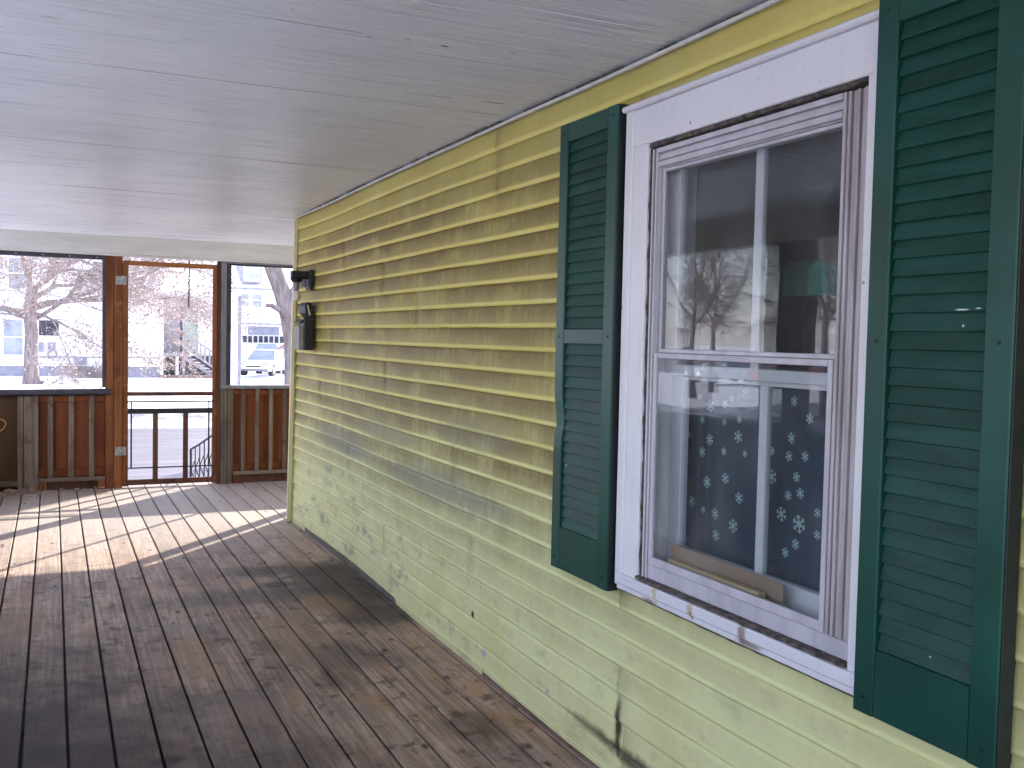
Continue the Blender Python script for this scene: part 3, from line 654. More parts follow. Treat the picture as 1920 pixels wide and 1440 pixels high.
part('front_sheet', MB().cbox(-.112, -.0785, 6.715, 6.885, 1.315, 1.465, 2, .002), 'sheet_grey', mx)
part('lid', MB().sweep(1, [(-.014, 1.525), (-.016, 1.60), (-.028, 1.634), (-.055, 1.640), (-.074, 1.615), (-.070, 1.565), (-.050, 1.545), (-.03, 1.522)], 6.705, 6.895, 1), 'black_metal', mx)
part('lid_highlight', MB().sweep(1, [(-.064, 1.615), (-.054, 1.622), (-.036, 1.55), (-.046, 1.548)], 6.696, 6.7035, 1), 'highlight_strip', mx)  # bright strip added to draw the white highlight on the lid
part('lip', MB().sweep(1, [(-.078, 1.522), (-.108, 1.502), (-.108, 1.496), (-.07, 1.508)], 6.71, 6.89, 1), 'black_metal', mx)

# ------------------------------------------------------------------ end wall of the porch
EY = 9.48
ew = thing('porch_end_wall', (-.5, EY, 0), 'open timber end wall of the porch with cedar posts, sills and slatted lower panels', 'wall')
def ep(name, mb, mat, label=None): return part(name, mb, mat, ew, label=label)
ep('beam', MB().cbox(-2.78, 3.1, EY-.06, EY+.12, 2.094, 2.262, 0, .004, 40, lambda P: (P[0], P[1]+.002*noise.noise(Vector((P[0]*2, 0, P[2]))), P[2]+.004*noise.noise(Vector((P[0]*.8, 1, 0))))), 'beam_paint')
ep('beam_strip', MB().cbox(-2.78, 3.1, EY-.045, EY+.02, 2.078, 2.0935, 0, .002), 'beam_paint').hide_render = False
ep('post', MB().cbox(-1.209, -1.147, EY-.02, EY+.08, 0, 2.0775, 2, .004), 'cedar_v')
ep('post', MB().cbox(-1.142, -1.068, EY-.012, EY+.08, 0, 2.0775, 2, .004), 'cedar_v')
ep('post', MB().cbox(-.246, -.216, EY-.005, EY+.08, 0, 2.0775, 2, .002), 'cedar_dark')
ep('post', MB().cbox(-.2155, -.155, EY-.02, EY+.08, 0, .896, 2, .004), 'weathered_v')
ep('post', MB().cbox(-.150, -.098, EY-.012, EY+.08, 0, .896, 2, .004), 'weathered_v')
ep('post', MB().cbox(1.47, 1.60, EY-.01, EY+.03, 0, 2.0775, 2, .004), 'weathered_v')
# right opening frame
ep('window_frame', MB().cbox(-.2155, -.168, EY-.03, EY+.04, .93, 2.062, 2, .003), 'grey_frame')
ep('window_frame', MB().cbox(-.1675, -.122, EY-.012, EY+.03, .93, 2.062, 2, .003), 'dark_frame')
ep('window_frame', MB().cbox(-.2155, 1.47, EY-.035, EY+.04, 2.0625, 2.0775, 0, .003), 'grey_frame')
ep('window_frame', MB().cbox(-.122, 1.47, EY-.02, EY+.03, 2.046, 2.062, 0, .002), 'dark_frame')
ep('sill', MB().cbox(-.2155, 1.47, EY-.05, EY+.05, .897, .928, 0, .004), 'grey_frame')
ep('mullion', MB().cbox(.705, .733, EY, EY+.03, .928, 2.046, 2, .002), 'dark_frame')
# left opening frame
ep('window_frame', MB().cbox(-1.236, -1.211, EY-.025, EY+.03, .908, 2.040, 2, .003), 'dark_frame')
ep('window_frame', MB().cbox(-2.6, -1.211, EY-.028, EY+.03, 2.0405, 2.0775, 0, .003), 'dark_frame')
for x in (-1.28, -1.50, -1.71, -1.92): ep('screw', MB().tube([(x, EY-.032, 2.058), (x, EY-.026, 2.058)], .0065, 8), 'galvanised')
ep('sill_pad', MB().cbox(-2.6, -1.168, EY-.075, EY-.021, .842, .900, 0, .018, 40, lambda P: (P[0], P[1], P[2]+.008*sin((P[0]+1.2)*1.2)+.003*noise.noise(Vector((P[0]*9, 1, 0))))), 'dark_frame')
ep('sill', MB().cbox(-2.6, -1.211, EY-.02, EY+.06, .846, .884, 0, .003), 'weathered_h')
def panel(x0, x1, bal, bw, ztop, backing='backing_red', label=None):
    p = thing('railing_panel', ((x0+x1)/2, EY, 0)); p.parent = ew; p.location = Vector(((x0+x1)/2, EY, 0))-Vector(ew.location)
    for b in bal:
        part('baluster', MB().cbox(b-bw/2, b+bw/2, EY-.018, EY+.004, .115, ztop, 2, .003, 14, lambda P, b=b: (P[0]+.003*noise.noise(Vector((P[2]*3, b*9, 0))), P[1]+.002*noise.noise(Vector((P[2]*4, b*5, 3))), P[2])), 'weathered_v', p)
    part('bottom_rail', MB().cbox(x0, x1, EY-.03, EY+.012, .080, .114, 0, .003), 'weathered_h', p)
    part('kick_board', MB().cbox(x0, x1, EY+.032, EY+.05, .002, .10, 0, .002), 'cedar_dark', p)
    part('upper_cleat', MB().cbox(x0, x1, EY+.006, EY+.030, ztop-.055, ztop-.01, 0, .002), 'backing_red', p)
    part('lower_cleat', MB().cbox(x0, x1, EY+.013, EY+.030, .120, .190, 0, .002), 'backing_red', p)
    n = max(1, round((x1-x0)/.14)); w = (x1-x0)/n
    for i in range(n): part('backing_board', MB().cbox(x0+w*i+.0003, x0+w*(i+1)-.0003, EY+.031, EY+.050, .101, ztop, 2, .002), backing, p)
    for x in (x0+.03, x1-.03): part('foot_block', MB().cbox(x-.03, x+.03, EY-.028, EY+.01, .001, .0795, 2, .003), 'cedar_v', p)
panel(-1.745, -1.211, (-1.655, -1.488, -1.322), .044, .842)
panel(-.096, 1.468, tuple(-.006+.130*i for i in range(11)), .036, .892)
ep('post', MB().cbox(-1.862, -1.748, EY-.035, EY+.08, 0, .845, 2, .004), 'weathered_v')
ep('post', MB().cbox(-1.910, -1.866, EY-.030, EY+.05, 0, .845, 2, .004), 'weathered_v')
ep('plywood_panel', MB().box(-2.58, -1.911, EY+.01, EY+.03, .09, .845), 'plywood_brown')
ep('bottom_rail', MB().cbox(-2.58, -1.911, EY-.03, EY+.009, .05, .10, 0, .003), 'weathered_h')
ep('post', MB().cbox(-2.70, -2.58, EY-.05, EY+.09, 0, 2.0775, 2, .004), 'weathered_v')
ep('side_panel', MB().box(1.675, 3.1, EY+.015, EY+.03, 0, 2.0775), 'plywood_brown')
ep('backer', MB().box(-2.58, -1.15, EY+.0815, EY+.095, .0, .845), 'plywood_brown')
ep('backer', MB().box(-.246, 1.468, EY+.0815, EY+.095, .0, .892), 'plywood_brown')
ep('door_stop', MB().box(-1.145, -1.052, EY+.0815, EY+.095, 0, 2.03), 'cedar_dark')
# cord loop hung on the plywood
part('cord_loop', MB().tube([(-2.16+.16*cos(a*.22), EY-.012+.004*sin(a), .565+.075*sin(a*.22)+.03*cos(a*.22)) for a in range(30)], .0045, 6), 'orange_cord', loc=(-2.16, EY-.01, .565), label='thin orange cord looped in front of the brown plywood panel', cat='cord')

# screen door
sd = thing('screen_door', (-.655, EY+.01, .008), 'tall cedar framed screen door with black grille bars, closed in the end wall', 'door')
D0, D1 = EY-.012, EY+.020
def dp(name, mb, mat): return part(name, mb, mat, sd)
dp('stile', MB().cbox(-1.063, -1.020, D0, D1, .012, 2.044, 2, .003), 'cedar_v'); dp('stile', MB().cbox(-.288, -.248, D0, D1, .012, 2.044, 2, .003), 'cedar_v')
dp('top_rail', MB().cbox(-1.0195, -.2885, D0, D1, 2.003, 2.044, 0, .003), 'cedar_h_sunlit'); dp('bottom_rail', MB().cbox(-1.0195, -.2885, D0, D1, .020, .070, 0, .003), 'cedar_dark')
dp('mid_rail', MB().cbox(-1.0195, -.2885, D0+.004, D1, .829, .866, 0, .003), 'cedar_dark')
dp('grille_bar', MB().cbox(-1.035, -.27, D0-.012, D0-.004, .772, .786, 0, .001), 'black_metal')
dp('grille_rail', MB().cbox(-1.0195, -.2885, D0+.002, D1-.006, .668, .716, 0, .002), 'black_metal')
for x in (-.786, -.523): dp('grille_post', MB().cbox(x-.022, x+.022, D0+.002, D1-.006, .0705, .6675, 2, .002), 'cedar_dark')
for x in (-.993, -.318): dp('grille_rod', MB().cbox(x-.007, x+.007, D0-.0035, D0+.0045, .18, .786, 2, .001), 'black_metal')
dp('grille_bar', MB().cbox(-1.035, -.27, D0-.012, D0-.004, .172, .184, 0, .001), 'black_metal')
for z in (1.865, .335):
    h = dp('hinge', MB().box(-1.128, -1.070, D0-.004, D0-.0005, z-.038, z+.038).box(-1.066, -1.036, D0-.004, D0-.0005, z-.038, z+.038).tube([(-1.068, D0-.006, z-.04), (-1.068, D0-.006, z+.04)], .006, 8), 'galvanised')
# doorstep outside
st = thing('porch_steps', (-.65, 10.2, GZ), 'snowy wooden steps leading down outside the screen door', 'steps')
for i in range(4): part('step', MB().cbox(-1.15, -.15, 9.66+.28*i, 9.94+.28*i, -.22-.2*i, -.18-.2*i, 0, .004), 'snow', st)
part('stringer', MB().box(-1.19, -1.15, 9.66, 10.8, -1.0, -.22), 'stair_wood', st); part('stringer', MB().box(-.15, -.11, 9.66, 10.8, -1.0, -.22), 'stair_wood', st)
hr = thing('handrail', (-.14, 11.0, -1), 'black wrought iron handrail with scroll balusters beside the outside steps', 'handrail')
part('top_bar', MB().tube([(-.245, 11.35, .12), (-.20, 11.1, .19), (-.10, 10.6, .36), (-.02, 10.2, .50)], .012, 6), 'black_metal', hr)
part('bottom_bar', MB().tube([(-.245, 11.35, -.42), (-.02, 10.2, -.10)], .009, 6), 'black_metal', hr)
for i in range(9):
    f = i/8; x = -.245+.225*f; y = 11.35-1.15*f; z0 = -.42+.32*f; z1 = .12+.38*f
    part('rail_baluster', MB().tube([(x, y, -1.0 if i in (0, 8) else z0), (x, y, z0+.01), (x, y, z1)], .014 if i in (0, 8) else .007, 6), 'black_metal', hr)
    if i < 8:
        m = .5*(z0+z1)+.02; part('scroll', MB().tube([(x+.014+.016*sin(a*.55), y-.07, m-.15+.02*a) for a in range(15)], .006, 5), 'black_metal', hr)
part('rain_chain', MB().tube([(-.42, 10.15, 2.42), (-.42, 10.15, 1.66)], .008, 6), 'black_metal', loc=(-.42, 10.15, 1.66), label='thin dark chain hanging outside above the screen door', cat='chain')

# outer side of the porch (to the left, seen in the window glass)
ow = thing('porch_side_wall', (-2.64, 3, 0), 'open outer side of the porch with half wall, posts and painted beam', 'wall')
part('beam', MB().cbox(-2.74, -2.60, -3, 9.41, 2.075, 2.268, 1, .004), 'beam_paint', ow)
part('half_wall', MB().box(-2.70, -2.62, -3, 9.42, 0.002, .84), 'plywood_brown', ow)
part('rail_cap', MB().cbox(-2.73, -2.585, -3, 9.42, .841, .885, 1, .004), 'weathered_h', ow)
for y in (-1.6, 1.3, 4.985): part('post', MB().cbox(-2.71, -2.60, y-.185, y+.185, .886, 2.074, 2, .005), 'cedar_dark', ow)
part('eave', MB().box(-3.1, -2.75, -3, 9.9, 2.30, 2.38), 'beam_paint', ow)
fd = thing('bird_feeder', (-2.66, 4.80, 1.70), 'green box shaped bird feeder hanging in the side opening, mirrored in the window glass', 'feeder')
fd.location = (-2.50, 4.69, 1.72)
part('box', MB().cbox(-2.57, -2.43, 4.58, 4.80, 1.72, 1.87, 2, .004), 'feeder_green', fd)
part('roof', MB().sweep(1, [(-2.59, 1.871), (-2.41, 1.871), (-2.50, 1.93)], 4.56, 4.82), 'feeder_green', fd)
part('wire', MB().tube([(-2.50, 4.69, 1.93), (-2.50, 4.69, 2.285)], .003, 5), 'black_metal', fd)

# dry leaves in the corner (a litter nobody could count)
random.seed(3); mb = MB()
for i in range(420):
    if random.random() < .8: x = random.uniform(-2.5, -1.78); y = EY-.03-abs(random.gauss(0, .07)); 
    else: x = random.uniform(-2.5, -1.2); y = EY-.04-abs(random.gauss(0, .16))
    z = .004+abs(random.gauss(0, .012))*(1 if y > EY-.12 else .2); a = random.uniform(0, 6.3); r = random.uniform(.008, .02); tl = random.uniform(-.6, .6)
    P = []
    for k in range(5):
        w = a+k*1.2566; P.append((x+r*cos(w), y+r*.7*sin(w), z+.002+max(0, r*.5*sin(w*1.+tl))))
    mb.add(P, [(0, 1, 2, 3, 4)])
part('leaf_litter', mb, 'dry_leaf', loc=(-2.1, EY-.1, 0), kind='stuff', label='brown dry leaves swept against the foot of the end wall', cat='leaves')
for (x, y, r) in ((-1.93, 7.10, .018), (-1.60, 9.41, .012), (-1.46, 9.40, .012)):
    part('dry_leaf', MB().add([(x-r, y, .004), (x, y-r*.6, .010), (x+r, y, .006), (x, y+r*.6, .012)], [(0, 1, 2, 3)]), 'dry_leaf', loc=(x, y, 0), label={-1.93: 'curled brown leaf lying on the sunlit floor boards at the left edge', -1.60: 'small dry leaf on the floor below the left slatted panel', -1.46: 'tiny dry leaf near the foot of the cedar post'}[x], cat='leaf')

# ------------------------------------------------------------------ houses across the road
hl = thing('white_house', (-3, 57, GZ), 'large white clapboard house with a grey foundation, behind the bare tree on the left', 'house')
def clap(name, x0, x1, y, z0, z1, parent, mat='house_white', h=.13):
    mb = MB(); n = int((z1-z0)/h)
    for i in range(n): 
        a = z0+(z1-z0)*i/n; b = z0+(z1-z0)*(i+1)/n
        mb.add([(x0, y-.03, a), (x1, y-.03, a), (x1, y, b), (x0, y, b), (x0, y, a), (x1, y, a)], [(0, 1, 2, 3), (4, 5, 1, 0)])
    mb.add([(x1, y, z0), (x1, y+8, z0), (x1, y+8, z1), (x1, y, z1)], [(0, 1, 2, 3)]); mb.add([(x0, y, z0), (x0, y+8, z0), (x0, y+8, z1), (x0, y, z1)], [(3, 2, 1, 0)])
    o = part(name, mb, mat, parent); o['kind'] = 'stuff'; return o
def clap2(*a, **k):
    o = clap(*a, **k); del o['kind']; return o
clap2('wall', -16, 3.60, 55, -.45, 5.6, hl)
part('foundation', MB().box(-16, 3.55, 55.06, 63, -1.2, -.451), 'house_grey', hl)
part('roof', MB().sweep(1, [(-16.5, 5.6), (4.1, 5.6), (-6.2, 10.5)], 54.6, 63.4), 'snow', hl)
def far_window(parent, x0, x1, y, z0, z1, mid=True, mat='far_window', fr='house_white'):
    w = part('window', MB().box(x0-.08, x1+.08, y-.06, y-.035, z1, z1+.10).box(x0-.08, x1+.08, y-.07, y-.035, z0-.08, z0).box(x0-.08, x0, y-.06, y-.035, z0, z1).box(x1, x1+.08, y-.06, y-.035, z0, z1), fr, parent)
    zm = (z0+z1)/2
    if mid:
        part('pane', MB().box(x0, x1, y-.045, y-.032, zm+.03, z1), mat, w); part('pane', MB().box(x0, x1, y-.045, y-.032, z0, zm-.03), mat, w); part('sash_rail', MB().box(x0, x1, y-.055, y-.033, zm-.03, zm+.03), fr, w)
    else: part('pane', MB().box(x0, x1, y-.045, y-.032, z0, z1), mat, w)
far_window(hl, -3.85, -3.0, 55, .10, 1.85, mat='far_window'); far_window(hl, -2.27, -1.35, 55, 1.08, 1.85, False, 'far_dark')
far_window(hl, -9, -8, 55, .4, 2.1); far_window(hl, -12, -11, 55, .4, 2.1); far_window(hl, -7.2, -6.2, 55, 3.4, 4.9); far_window(hl, -3.6, -2.7, 55, 3.4, 4.9); far_window(hl, .2, 1.1, 55, 3.4, 4.9)
part('vent_cover', MB().box(-2.28, -2.05, 54.9, 54.96, .28, .74), 'house_grey', hl)
part('meter_box', MB().box(-1.86, -1.5, 54.88, 54.96, .40, .75), 'house_grey', hl)
part('hose_reel', MB().tube([(-1.66+.2*cos(a*pi/8), 54.86, .15+.2*sin(a*pi/8)) for a in range(17)], .035, 6), 'house_grey', hl)
part('vent_cover', MB().box(-.65, -.05, 54.88, 54.96, -.35, .02), 'house_grey', hl)
part('pipe', MB().box(-2.3, 3.5, 54.93, 54.96, -.02, .04), 'house_grey', hl)
part('corner_board', MB().box(3.50, 3.66, 54.90, 55.0, -.9, 5.6), 'house_white', hl)
# side entry porch with stairs
clap2('porch_back_wall', 3.68, 7.4, 58.0, .2, 3.4, hl, mat='house_grey')
part('porch_floor', MB().box(3.67, 5.0, 54.8, 58, .12, .26), 'stair_wood', hl)
part('porch_roof', MB().box(3.5, 7.6, 54.6, 62, 3.35, 3.55), 'snow', hl)
part('porch_underside', MB().box(3.70, 7.3, 57.0, 57.1, -1.0, .119), 'far_dark', hl)
part('porch_post', MB().box(4.28, 4.42, 54.85, 54.98, -1.0, .119), 'house_white', hl); part('porch_post', MB().box(4.62, 4.76, 54.85, 54.98, -1.0, 3.35), 'stair_wood', hl)
part('porch_post', MB().box(5.75, 6.5, 57.5, 57.9, -.9, 3.35), 'house_white', hl)
part('screen_wall', MB().box(3.70, 4.75, 57.2, 57.3, .27, 3.34), 'stair_wood', hl)
part('green_shrub_wall', MB().box(4.95, 5.75, 57.6, 57.9, .3, 3.0), 'house_green', hl)
for i in range(7):
    x = 4.78+.24*i; z = .12-.16*i; part('stair_tread', MB().box(x, x+.28, 54.85, 56.0, z-.05, z), 'snow_dirty', hl)
part('stringer', MB().sweep(1, [(4.76, .12), (6.5, -1.04), (6.2, -1.04), (4.76, -.08)], 54.80, 54.85), 'stair_wood', hl)
part('stair_rail', MB().sweep(1, [(4.70, 1.42), (6.5, .20), (6.5, .08), (4.70, 1.30)], 54.78, 54.84), 'stair_wood', hl)
part('stair_rail', MB().sweep(1, [(4.70, .62), (6.5, -.60), (6.5, -.72), (4.70, .50)], 54.78, 54.84), 'stair_wood', hl)
for i in range(8):
    x = 4.78+.235*i; zt = 1.36-(x-4.70)*.678; part('stair_baluster', MB().box(x, x+.10, 54.79, 54.83, zt-.8, zt-.02), 'stair_wood', hl)
part('mulch_bed', MB().box(3.6, 7.0, 53.9, 54.9, -1.1, -.88), 'mulch', label='strip of brown mulch in front of the white house stairs', cat='flower bed', loc=(5.2, 54.4, -1))

hr2 = thing('white_garage_house', (13, 70, GZ), 'white two storey house with snowy roofs and a garage, beyond the parked cars', 'house')
clap2('wall', 8.2, 20, 70, -1, 4.55, hr2)
part('roof', MB().add([(7.9, 69.4, 4.55), (20.3, 69.4, 4.55), (20.3, 75, 7.6), (7.9, 75, 7.6), (7.9, 80, 4.55), (20.3, 80, 4.55), ], [(0, 1, 2, 3), (3, 2, 5, 4), (0, 3, 4), (1, 5, 2)]), 'snow', hr2)
part('dormer', MB().box(10.2, 11.5, 69.6, 72, 4.9, 6.4), 'house_grey', hr2)
far_window(hr2, 10.35, 11.3, 69.6, 5.1, 6.1)
far_window(hr2, 10.15, 10.72, 70, 3.3, 4.15); far_window(hr2, 10.98, 11.60, 70, 3.3, 4.15); far_window(hr2, 12.6, 13.3, 70, 3.3, 4.15)
part('eave', MB().box(7.9, 20.3, 69.35, 69.45, 4.42, 4.56), 'house_grey', hr2)
part('porch_roof', MB().sweep(0, [(68.2, 2.12), (70, 2.62), (70, 2.12)], 9.2, 13.6), 'snow', hr2)
part('gutter', MB().box(9.2, 13.6, 68.1, 68.2, 2.02, 2.13), 'house_grey', hr2)
part('garage_front', MB().box(9.4, 13.4, 68.9, 69.1, -1, 2.02), 'house_white', hr2)
part('garage_door', MB().box(10.5, 12.6, 68.85, 68.895, 1.30, 1.88), 'house_grey', hr2)
for i in range(8):
    x = 10.15+.36*i; part('garage_pane', MB().box(x, x+.26, 68.84, 68.893, .78, 1.24), 'far_dark', hr2)
part('white_post', MB().box(5.36, 5.76, 44.6, 45.0, GZ-.1, 3.05), 'house_white', loc=(5.3, 44.8, GZ), label='tall white pillar standing in the snow left of the parked cars', cat='pillar')
ps = bpy.data.objects['white_post']; part('side_board', MB().box(5.765, 5.93, 44.62, 44.98, GZ-.1, 3.05), 'grey_frame', ps)

def car(loc, rz, paint, label, name='parked_car', suv=False, lamps='galvanised'):
    t = thing(name, (0, 0, 0), label, 'car', 'cars parked across the road')
    L = 2.2; h = .30 if suv else 0
    secs = [(-L, .45, .62+h*.5), (-L+.12, .30, .80+h*.6), (-L+.8, .28, .92+h), (-L+1.15, .28, .96+h), (.1, .28, .95+h), (1.0, .28, .88+h*.7), (L-.35, .28, .76+h*.5), (L-.05, .32, .66+h*.4), (L, .42, .55+h*.3)]
    mb = MB(); mb.smooth = True; P = []
    for (x, zb, zt) in secs:
        e = .72 if abs(x) > L-.02 else (.84 if abs(x) > L-.2 else .88)
        for (yy, zz) in [(-e, zb), (-e-.02, (zb+zt)/2), (-e+.03, zt-.06), (-e+.12, zt), (e-.12, zt), (e-.03, zt-.06), (e+.02, (zb+zt)/2), (e, zb)]: mb.v.append((x, yy, zz))
    for i in range(len(secs)-1):
        for j in range(8): mb.f.append((i*8+j, i*8+(j+1) % 8, (i+1)*8+(j+1) % 8, (i+1)*8+j))
    mb.f.append(tuple(range(8))); mb.f.append(tuple(range((len(secs)-1)*8, len(secs)*8))[::-1])
    part('body', mb, paint, t)
    top = 1.44+h
    def green(o, zz, n, mat):
        b0 = -1.75 if not suv else -2.05; mb = MB()
        a = [(b0+o, .93+h), (b0+(.45 if not suv else .25)+o, top-zz), (.15-o, top-zz), (.95-o, .90+h)]
        wb, wt = .80-o*.3, .62-o*.3
        vs = []
        for (x, z) in a:
            w = wb if z < top-.2 else wt
            vs += [(x, -w, z), (x, w, z)]
        mb.add(vs, [(0, 2, 3, 1), (2, 4, 5, 3), (4, 6, 7, 5), (0, 6, 4, 2), (1, 3, 5, 7), (0, 1, 7, 6)]); part(n, mb, mat, t)
    green(0, .05, 'glasshouse', 'car_glass')
    b0 = -1.75 if not suv else -2.05
    part('roof', MB().cbox(b0+(.40 if not suv else .2), .17, -.63, .63, top-.052, top, 0, .02), paint, t)
    for s in (-1, 1):
        part('pillar', MB().tube([(.93, s*.80, .91+h), (.16, s*.62, top-.03)], .035, 6), paint, t); part('pillar', MB().tube([(-.65, s*.815, .92+h), (-.62, s*.64, top-.03)], .035, 6), paint, t)
        part('pillar', MB().tube([(b0+.03, s*.80, .93+h), (b0+.45, s*.62, top-.03)], .05, 6), paint, t)
        part('mirror', MB().cbox(.62, .78, s*.98-.09, s*.98+.09, .93+h, 1.06+h, 1, .02), paint, t)
        part('headlight', MB().cbox(L-.20, L-.03, s*.66-.16, s*.66+.16, .585+h*.4, .70+h*.4, 1, .02), lamps, t)
        part('taillight', MB().cbox(-L-.005, -L+.16, s*.68-.14, s*.68+.14, .66+h*.6, .80+h*.6, 1, .02), 'car_red', t)
        for x in (-1.32, 1.36):
            w = part('wheel', MB().tube([(x, s*.66, .33), (x, s*.90, .33)], .33, 20), 'tyre', t); part('rim', MB().tube([(x, s*.895, .33), (x, s*.912, .33)], .20, 12), 'galvanised', w)
    part('grille', MB().box(L-.02, L+.012, -.42, .42, .50+h*.3, .58+h*.3), 'far_dark', t); part('bumper', MB().cbox(L-.12, L+.02, -.80, .80, .28, .42, 1, .03), 'grey_frame', t)
    part('bumper', MB().cbox(-L-.02, -L+.10, -.80, .80, .28, .44, 1, .03), 'grey_frame', t)
    t.location = loc; t.rotation_euler = (0, 0, rz); return t
car((9.3, 56.5, -.93), radians(-118), 'car_white', 'white sedan facing the road, nearest of the parked cars in front of the garage')
car((11.3, 66.5, -.95), radians(-100), 'car_white', 'white high roofed SUV parked behind the white sedan', suv=True)
car((11.75, 61.0, -.95), radians(-165), 'car_red', 'bright red car partly hidden behind the leaning tree trunk', suv=True)
car((-34, 47, -.9), radians(0), 'car_white', 'white car parked beyond the side street, mirrored in the lower window pane')
car((-36, 43.5, -.9), radians(20), 'car_red', 'red car parked beyond the side street, mirrored in the lower window pane')
hx = thing('far_house', (-48, 40, GZ), 'low snowy roofed house beyond the side street, mirrored in the window', 'house')
part('wall', MB().box(-54, -44, 30, 48, -1.2, 2.2), 'house_grey', hx); part('roof', MB().sweep(1, [(-55, 2.2), (-43, 2.2), (-49, 5.2)], 29.4, 48.6), 'snow', hx)
for i in range(4): part('window', MB().box(-43.99, -43.95, 32+4*i, 33.2+4*i, .2, 1.5), 'far_dark', hx)

# ------------------------------------------------------------------ trees
def grow(limbs, p, d, r, L, depth, rng, droop, twigs, buds, bud_n, spread=.6, minr=.01):
    n = max(3, int(L/.35)); pts = [p.copy()]; rad = [r]; q = p.copy(); dd = d.normalized()
    for i in range(n):
        dd = (dd+Vector((rng.gauss(0, .13), rng.gauss(0, .13), rng.gauss(0, .10)-droop*(1+i*.06)))).normalized()
        q = q+dd*(L/n); pts.append(q.copy()); rad.append(max(minr, r*(1-.75*(i+1)/n)))
    limbs.append((pts, rad))
    if depth > 0:
        for k in range(rng.randint(4, 6)):
            i = rng.randint(max(1, n//4), n); a = pts[i]; base = (pts[i]-pts[i-1]).normalized()
            nd = (base+Vector((rng.uniform(-1, 1), rng.uniform(-1, 1), rng.uniform(-.4, .8)))*spread).normalized()
            grow(limbs, a, nd, rad[i]*.62, L*rng.uniform(.5, .75), depth-1, rng, droop*1.25, twigs, buds, bud_n, spread, minr)
    else:
        for k in range(twigs):
            i = rng.randint(1, n); a = pts[i]; nd = Vector((rng.uniform(-1, 1), rng.uniform(-1, 1), rng.uniform(-1.2, .5))).normalized(); l = rng.uniform(.3, 1.1)
            m = a+nd*l*.5+Vector((0, 0, -.04*l)); e = a+nd*l+Vector((0, 0, -.25*l)); limbs.append(([a, m, e], [minr*.8, minr*.6, minr*.35]))
            for _ in range(bud_n): buds.append(a.lerp(e, rng.random())+Vector((rng.gauss(0, .03), rng.gauss(0, .03), rng.gauss(-.02, .03))))
def tree(name, loc, label, cat, trunk_pts, trunk_rad, starts, depth, seed, droop, twigs, bud_n, minr=.01, bud=.03, spread=.6, group=None):
    rng = random.Random(seed); t = thing(name, loc, label, cat, group)
    tb = MB(); tb.smooth = True; tb.tube(trunk_pts, trunk_rad, 14); part('trunk', tb, 'bark', t)
    limbs = []; buds = []; lm = MB(); lm.smooth = True
    for (p, d, r, L) in starts: grow(limbs, Vector(p), Vector(d), r, L, depth, rng, droop, twigs, buds, bud_n, spread, minr)
    big = MB(); big.smooth = True; tw = MB()
    for pts, rad in limbs:
        if rad[0] > .045: big.tube(pts, rad, 6, False)
        else: tw.tube(pts, rad, 3, False)
    if big.v: part('limbs', big, 'bark', t)
    part('crown', tw, 'twig', t, kind='stuff')
    if buds:
        for mat, sel in (('dry_leaf', 0), ('pale_bud', 1)):
            mb = MB()
            for i, b in enumerate(buds):
                if (i % 3 == 0) != (sel == 1): continue
                s = bud*rng.uniform(.5, 1.3); a = rng.uniform(0, 6.3); u = Vector((cos(a), sin(a)*.6, rng.uniform(-.5, .5)))*s; v = Vector((rng.uniform(-.4, .4), .3, 1)).normalized()*s*.8
                mb.add([b-u, b-v, b+u, b+v], [(0, 1, 2, 3)])
            part('foliage', mb, mat, t, kind='stuff')
    return t
tree('bare_tree', (-2.5, 48, GZ), 'broad bare tree with drooping budded twigs in front of the white house', 'tree',
     [(-2.35, 48, -1.15), (-2.5, 48, -.9), (-2.5, 48, 0), (-2.48, 48, 1.2), (-2.55, 48, 2.2), (-2.45, 48, 3.2)], [.50, .36, .29, .27, .26, .22],
     [((-2.5, 48, 2.3), (1, -.35, .22), .17, 4.6), ((-2.5, 48, 2.0), (-1, -.3, .35), .17, 4.2), ((-2.45, 48, 3.0), (.5, .2, 1), .15, 4.0), ((-2.5, 48, 2.9), (-.5, -.2, 1), .15, 4.0), ((-2.5, 48, 1.7), (.9, .2, .5), .11, 3.6),
      ((-2.5, 48, 2.6), (.4, -1, .5), .12, 4.0), ((-2.5, 48, 1.8), (-.8, -.7, .5), .10, 3.5), ((-2.45, 48, 3.1), (1, .0, .9), .12, 4.5), ((-2.5, 48, 2.1), (1, -.8, -.02), .08, 4.4)],
     3, 11, .026, 8, 3, .010, .045, .55)
tree('weeping_cherry', (-.75, 24, GZ), 'young weeping cherry with hanging twigs and shrivelled leaves, behind the left door post', 'tree',
     [(-.12, 29.5, -1.1), (-.11, 29.5, .5), (-.12, 29.5, 2.0), (-.14, 29.5, 3.0)], [.14, .11, .09, .07],
     [((-.12, 29.5, 2.2), (1, 0, .3), .034, 2.0), ((-.12, 29.5, 2.9), (1, .4, .4), .045, 2.4), ((-.14, 29.5, 3.0), (-1, .0, .4), .045, 2.6), ((-.14, 29.5, 3.0), (.2, -.6, .8), .045, 2.0), ((-.12, 29.5, 2.6), (1, -.3, .5), .04, 2.6),
      ((-.12, 29.5, 1.9), (-1, .1, .15), .026, 2.4), ((-.14, 29.5, 2.8), (-1, -.5, .25), .04, 2.6), ((-.12, 29.5, 1.6), (1, .1, .10), .020, 1.6), ((-.12, 29.5, 2.4), (-1, .3, .5), .035, 2.6)],
     2, 23, .06, 5, 4, .0055, .032, .6)
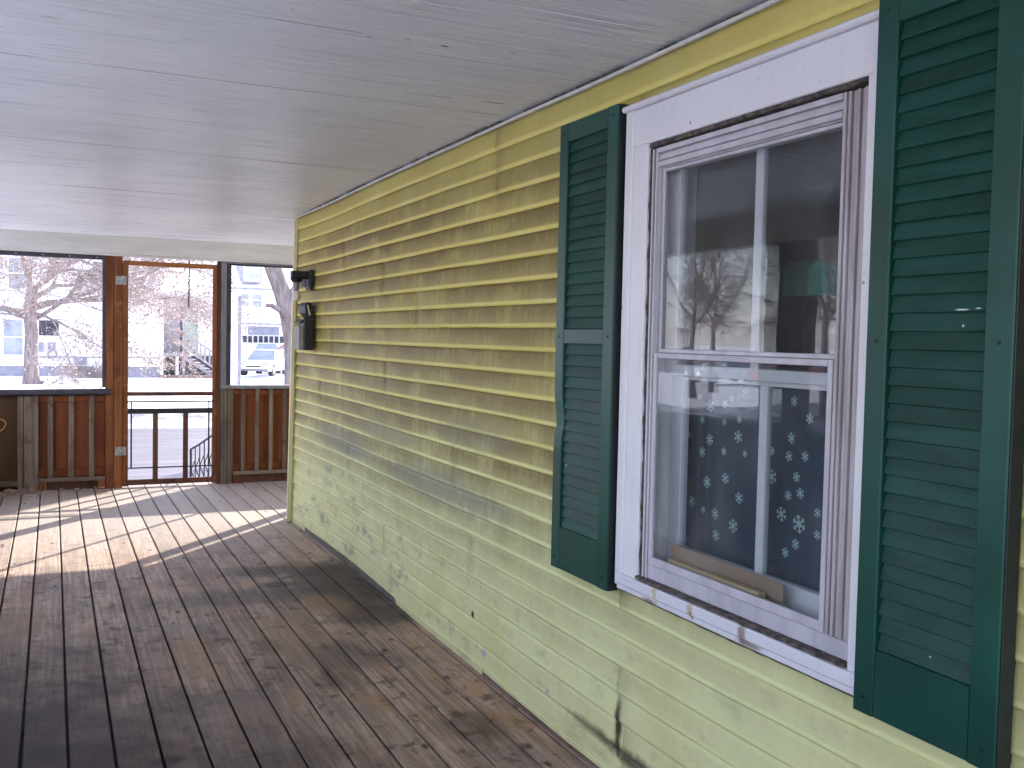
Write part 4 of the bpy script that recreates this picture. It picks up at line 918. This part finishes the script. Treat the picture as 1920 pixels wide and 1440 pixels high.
tree('leaning_tree', (2.9, 20, GZ), 'thick leaning tree trunk with a cut branch stub close outside the right opening', 'tree',
     [(2.80, 20, -1.1), (2.80, 20, -.2), (2.79, 20, .7), (2.77, 20, 1.3), (2.68, 20, 1.8), (2.54, 20, 2.3), (2.30, 20, 2.9), (2.05, 20, 3.6), (1.9, 20, 4.6)], [.22, .19, .175, .17, .17, .17, .165, .16, .13],
     [((2.62, 20, 2.05), (.9, .1, .9), .10, 2.6), ((2.1, 20, 3.4), (1, .3, .9), .09, 2.8), ((1.95, 20, 4.4), (-.6, .2, 1), .09, 2.6), ((2.3, 20, 2.8), (.9, -.3, .35), .05, 1.6)],
     2, 5, .01, 6, 1, .007, .025, .7)
lt = bpy.data.objects['leaning_tree']
part('branch_stub', MB().tube([(2.62, 19.95, 1.72), (2.50, 19.85, 1.88), (2.30, 19.8, 1.98), (2.20, 19.78, 1.97)], [.07, .06, .045, .04], 8), 'bark', lt)
for i, (x, y, s) in enumerate([(-22, 14, 1), (-26, 26, 2), (-24, 36, 3), (-30, 20, 4), (-28, 40, 6), (-38, 30, 7), (-21, 24.5, 8), (-29, 31, 9), (-33, 35, 10), (-35, 24, 11)]):
    tree('side_tree', (x, y, GZ), ['tall bare tree nearest beyond the side street', 'bare grey tree beyond the side street bank', 'bare tree left of the mirrored cars', 'second row bare tree across the side street', 'bare tree right of the mirrored cars', 'farthest bare tree near the low house', 'slim bare tree close to the side street', 'forked bare tree between the nearer ones', 'bare tree far back in front of the snowy roof', 'thin bare tree at the back behind the street trees'][i]+', mirrored in the window', 'tree',
         [(x, y, -1.1), (x+.1, y, 1), (x, y+.1, 2.6)], [.15, .12, .09], [((x, y, 2.4), (.5, .3, 1), .07, 4.0), ((x, y, 2.2), (-.5, -.4, 1), .07, 4.0), ((x, y, 2.0), (.3, -.9, .6), .06, 3.6), ((x, y, 2.0), (-.3, .9, .6), .06, 3.6), ((x, y, 2.5), (0, 0, 1), .07, 4)],
         2, 40+s, .0, 12, 0, .013, .03, .75, group='bare trees beyond the side street')
mb = bank(-50, -41, 1.9, 21., -10, 85, 120, 10, 1); part('far_hedge', mb, 'far_woods', loc=(-43, 30, GZ), kind='stuff', label='long dark mass of far brush beyond the side street', cat='hedge')
# low shrubs against the white house
for i, (x, y, s, lb) in enumerate([(-.3, 53.6, .9, 'low bare shrub against the grey foundation right of the tree'), (.7, 53.4, .8, 'small twiggy shrub near the corner of the white house')]):
    rng = random.Random(60+i); t = thing('bare_shrub', (x, y, -.95), lb, 'shrub', 'bare shrubs along the foundation'); mb = MB()
    for k in range(160):
        a = rng.uniform(0, 6.3); l = rng.uniform(.3, 1)*s; bx = x+rng.gauss(0, .45)*s; e = Vector((bx+cos(a)*l*.6, y+sin(a)*l*.4, -.95+l)); mb.tube([(bx, y, -1), (bx+cos(a)*l*.2, y, -.95+l*.5), e], [.011, .009, .005], 3, False)
    part('crown', mb, 'twig', t, kind='stuff')
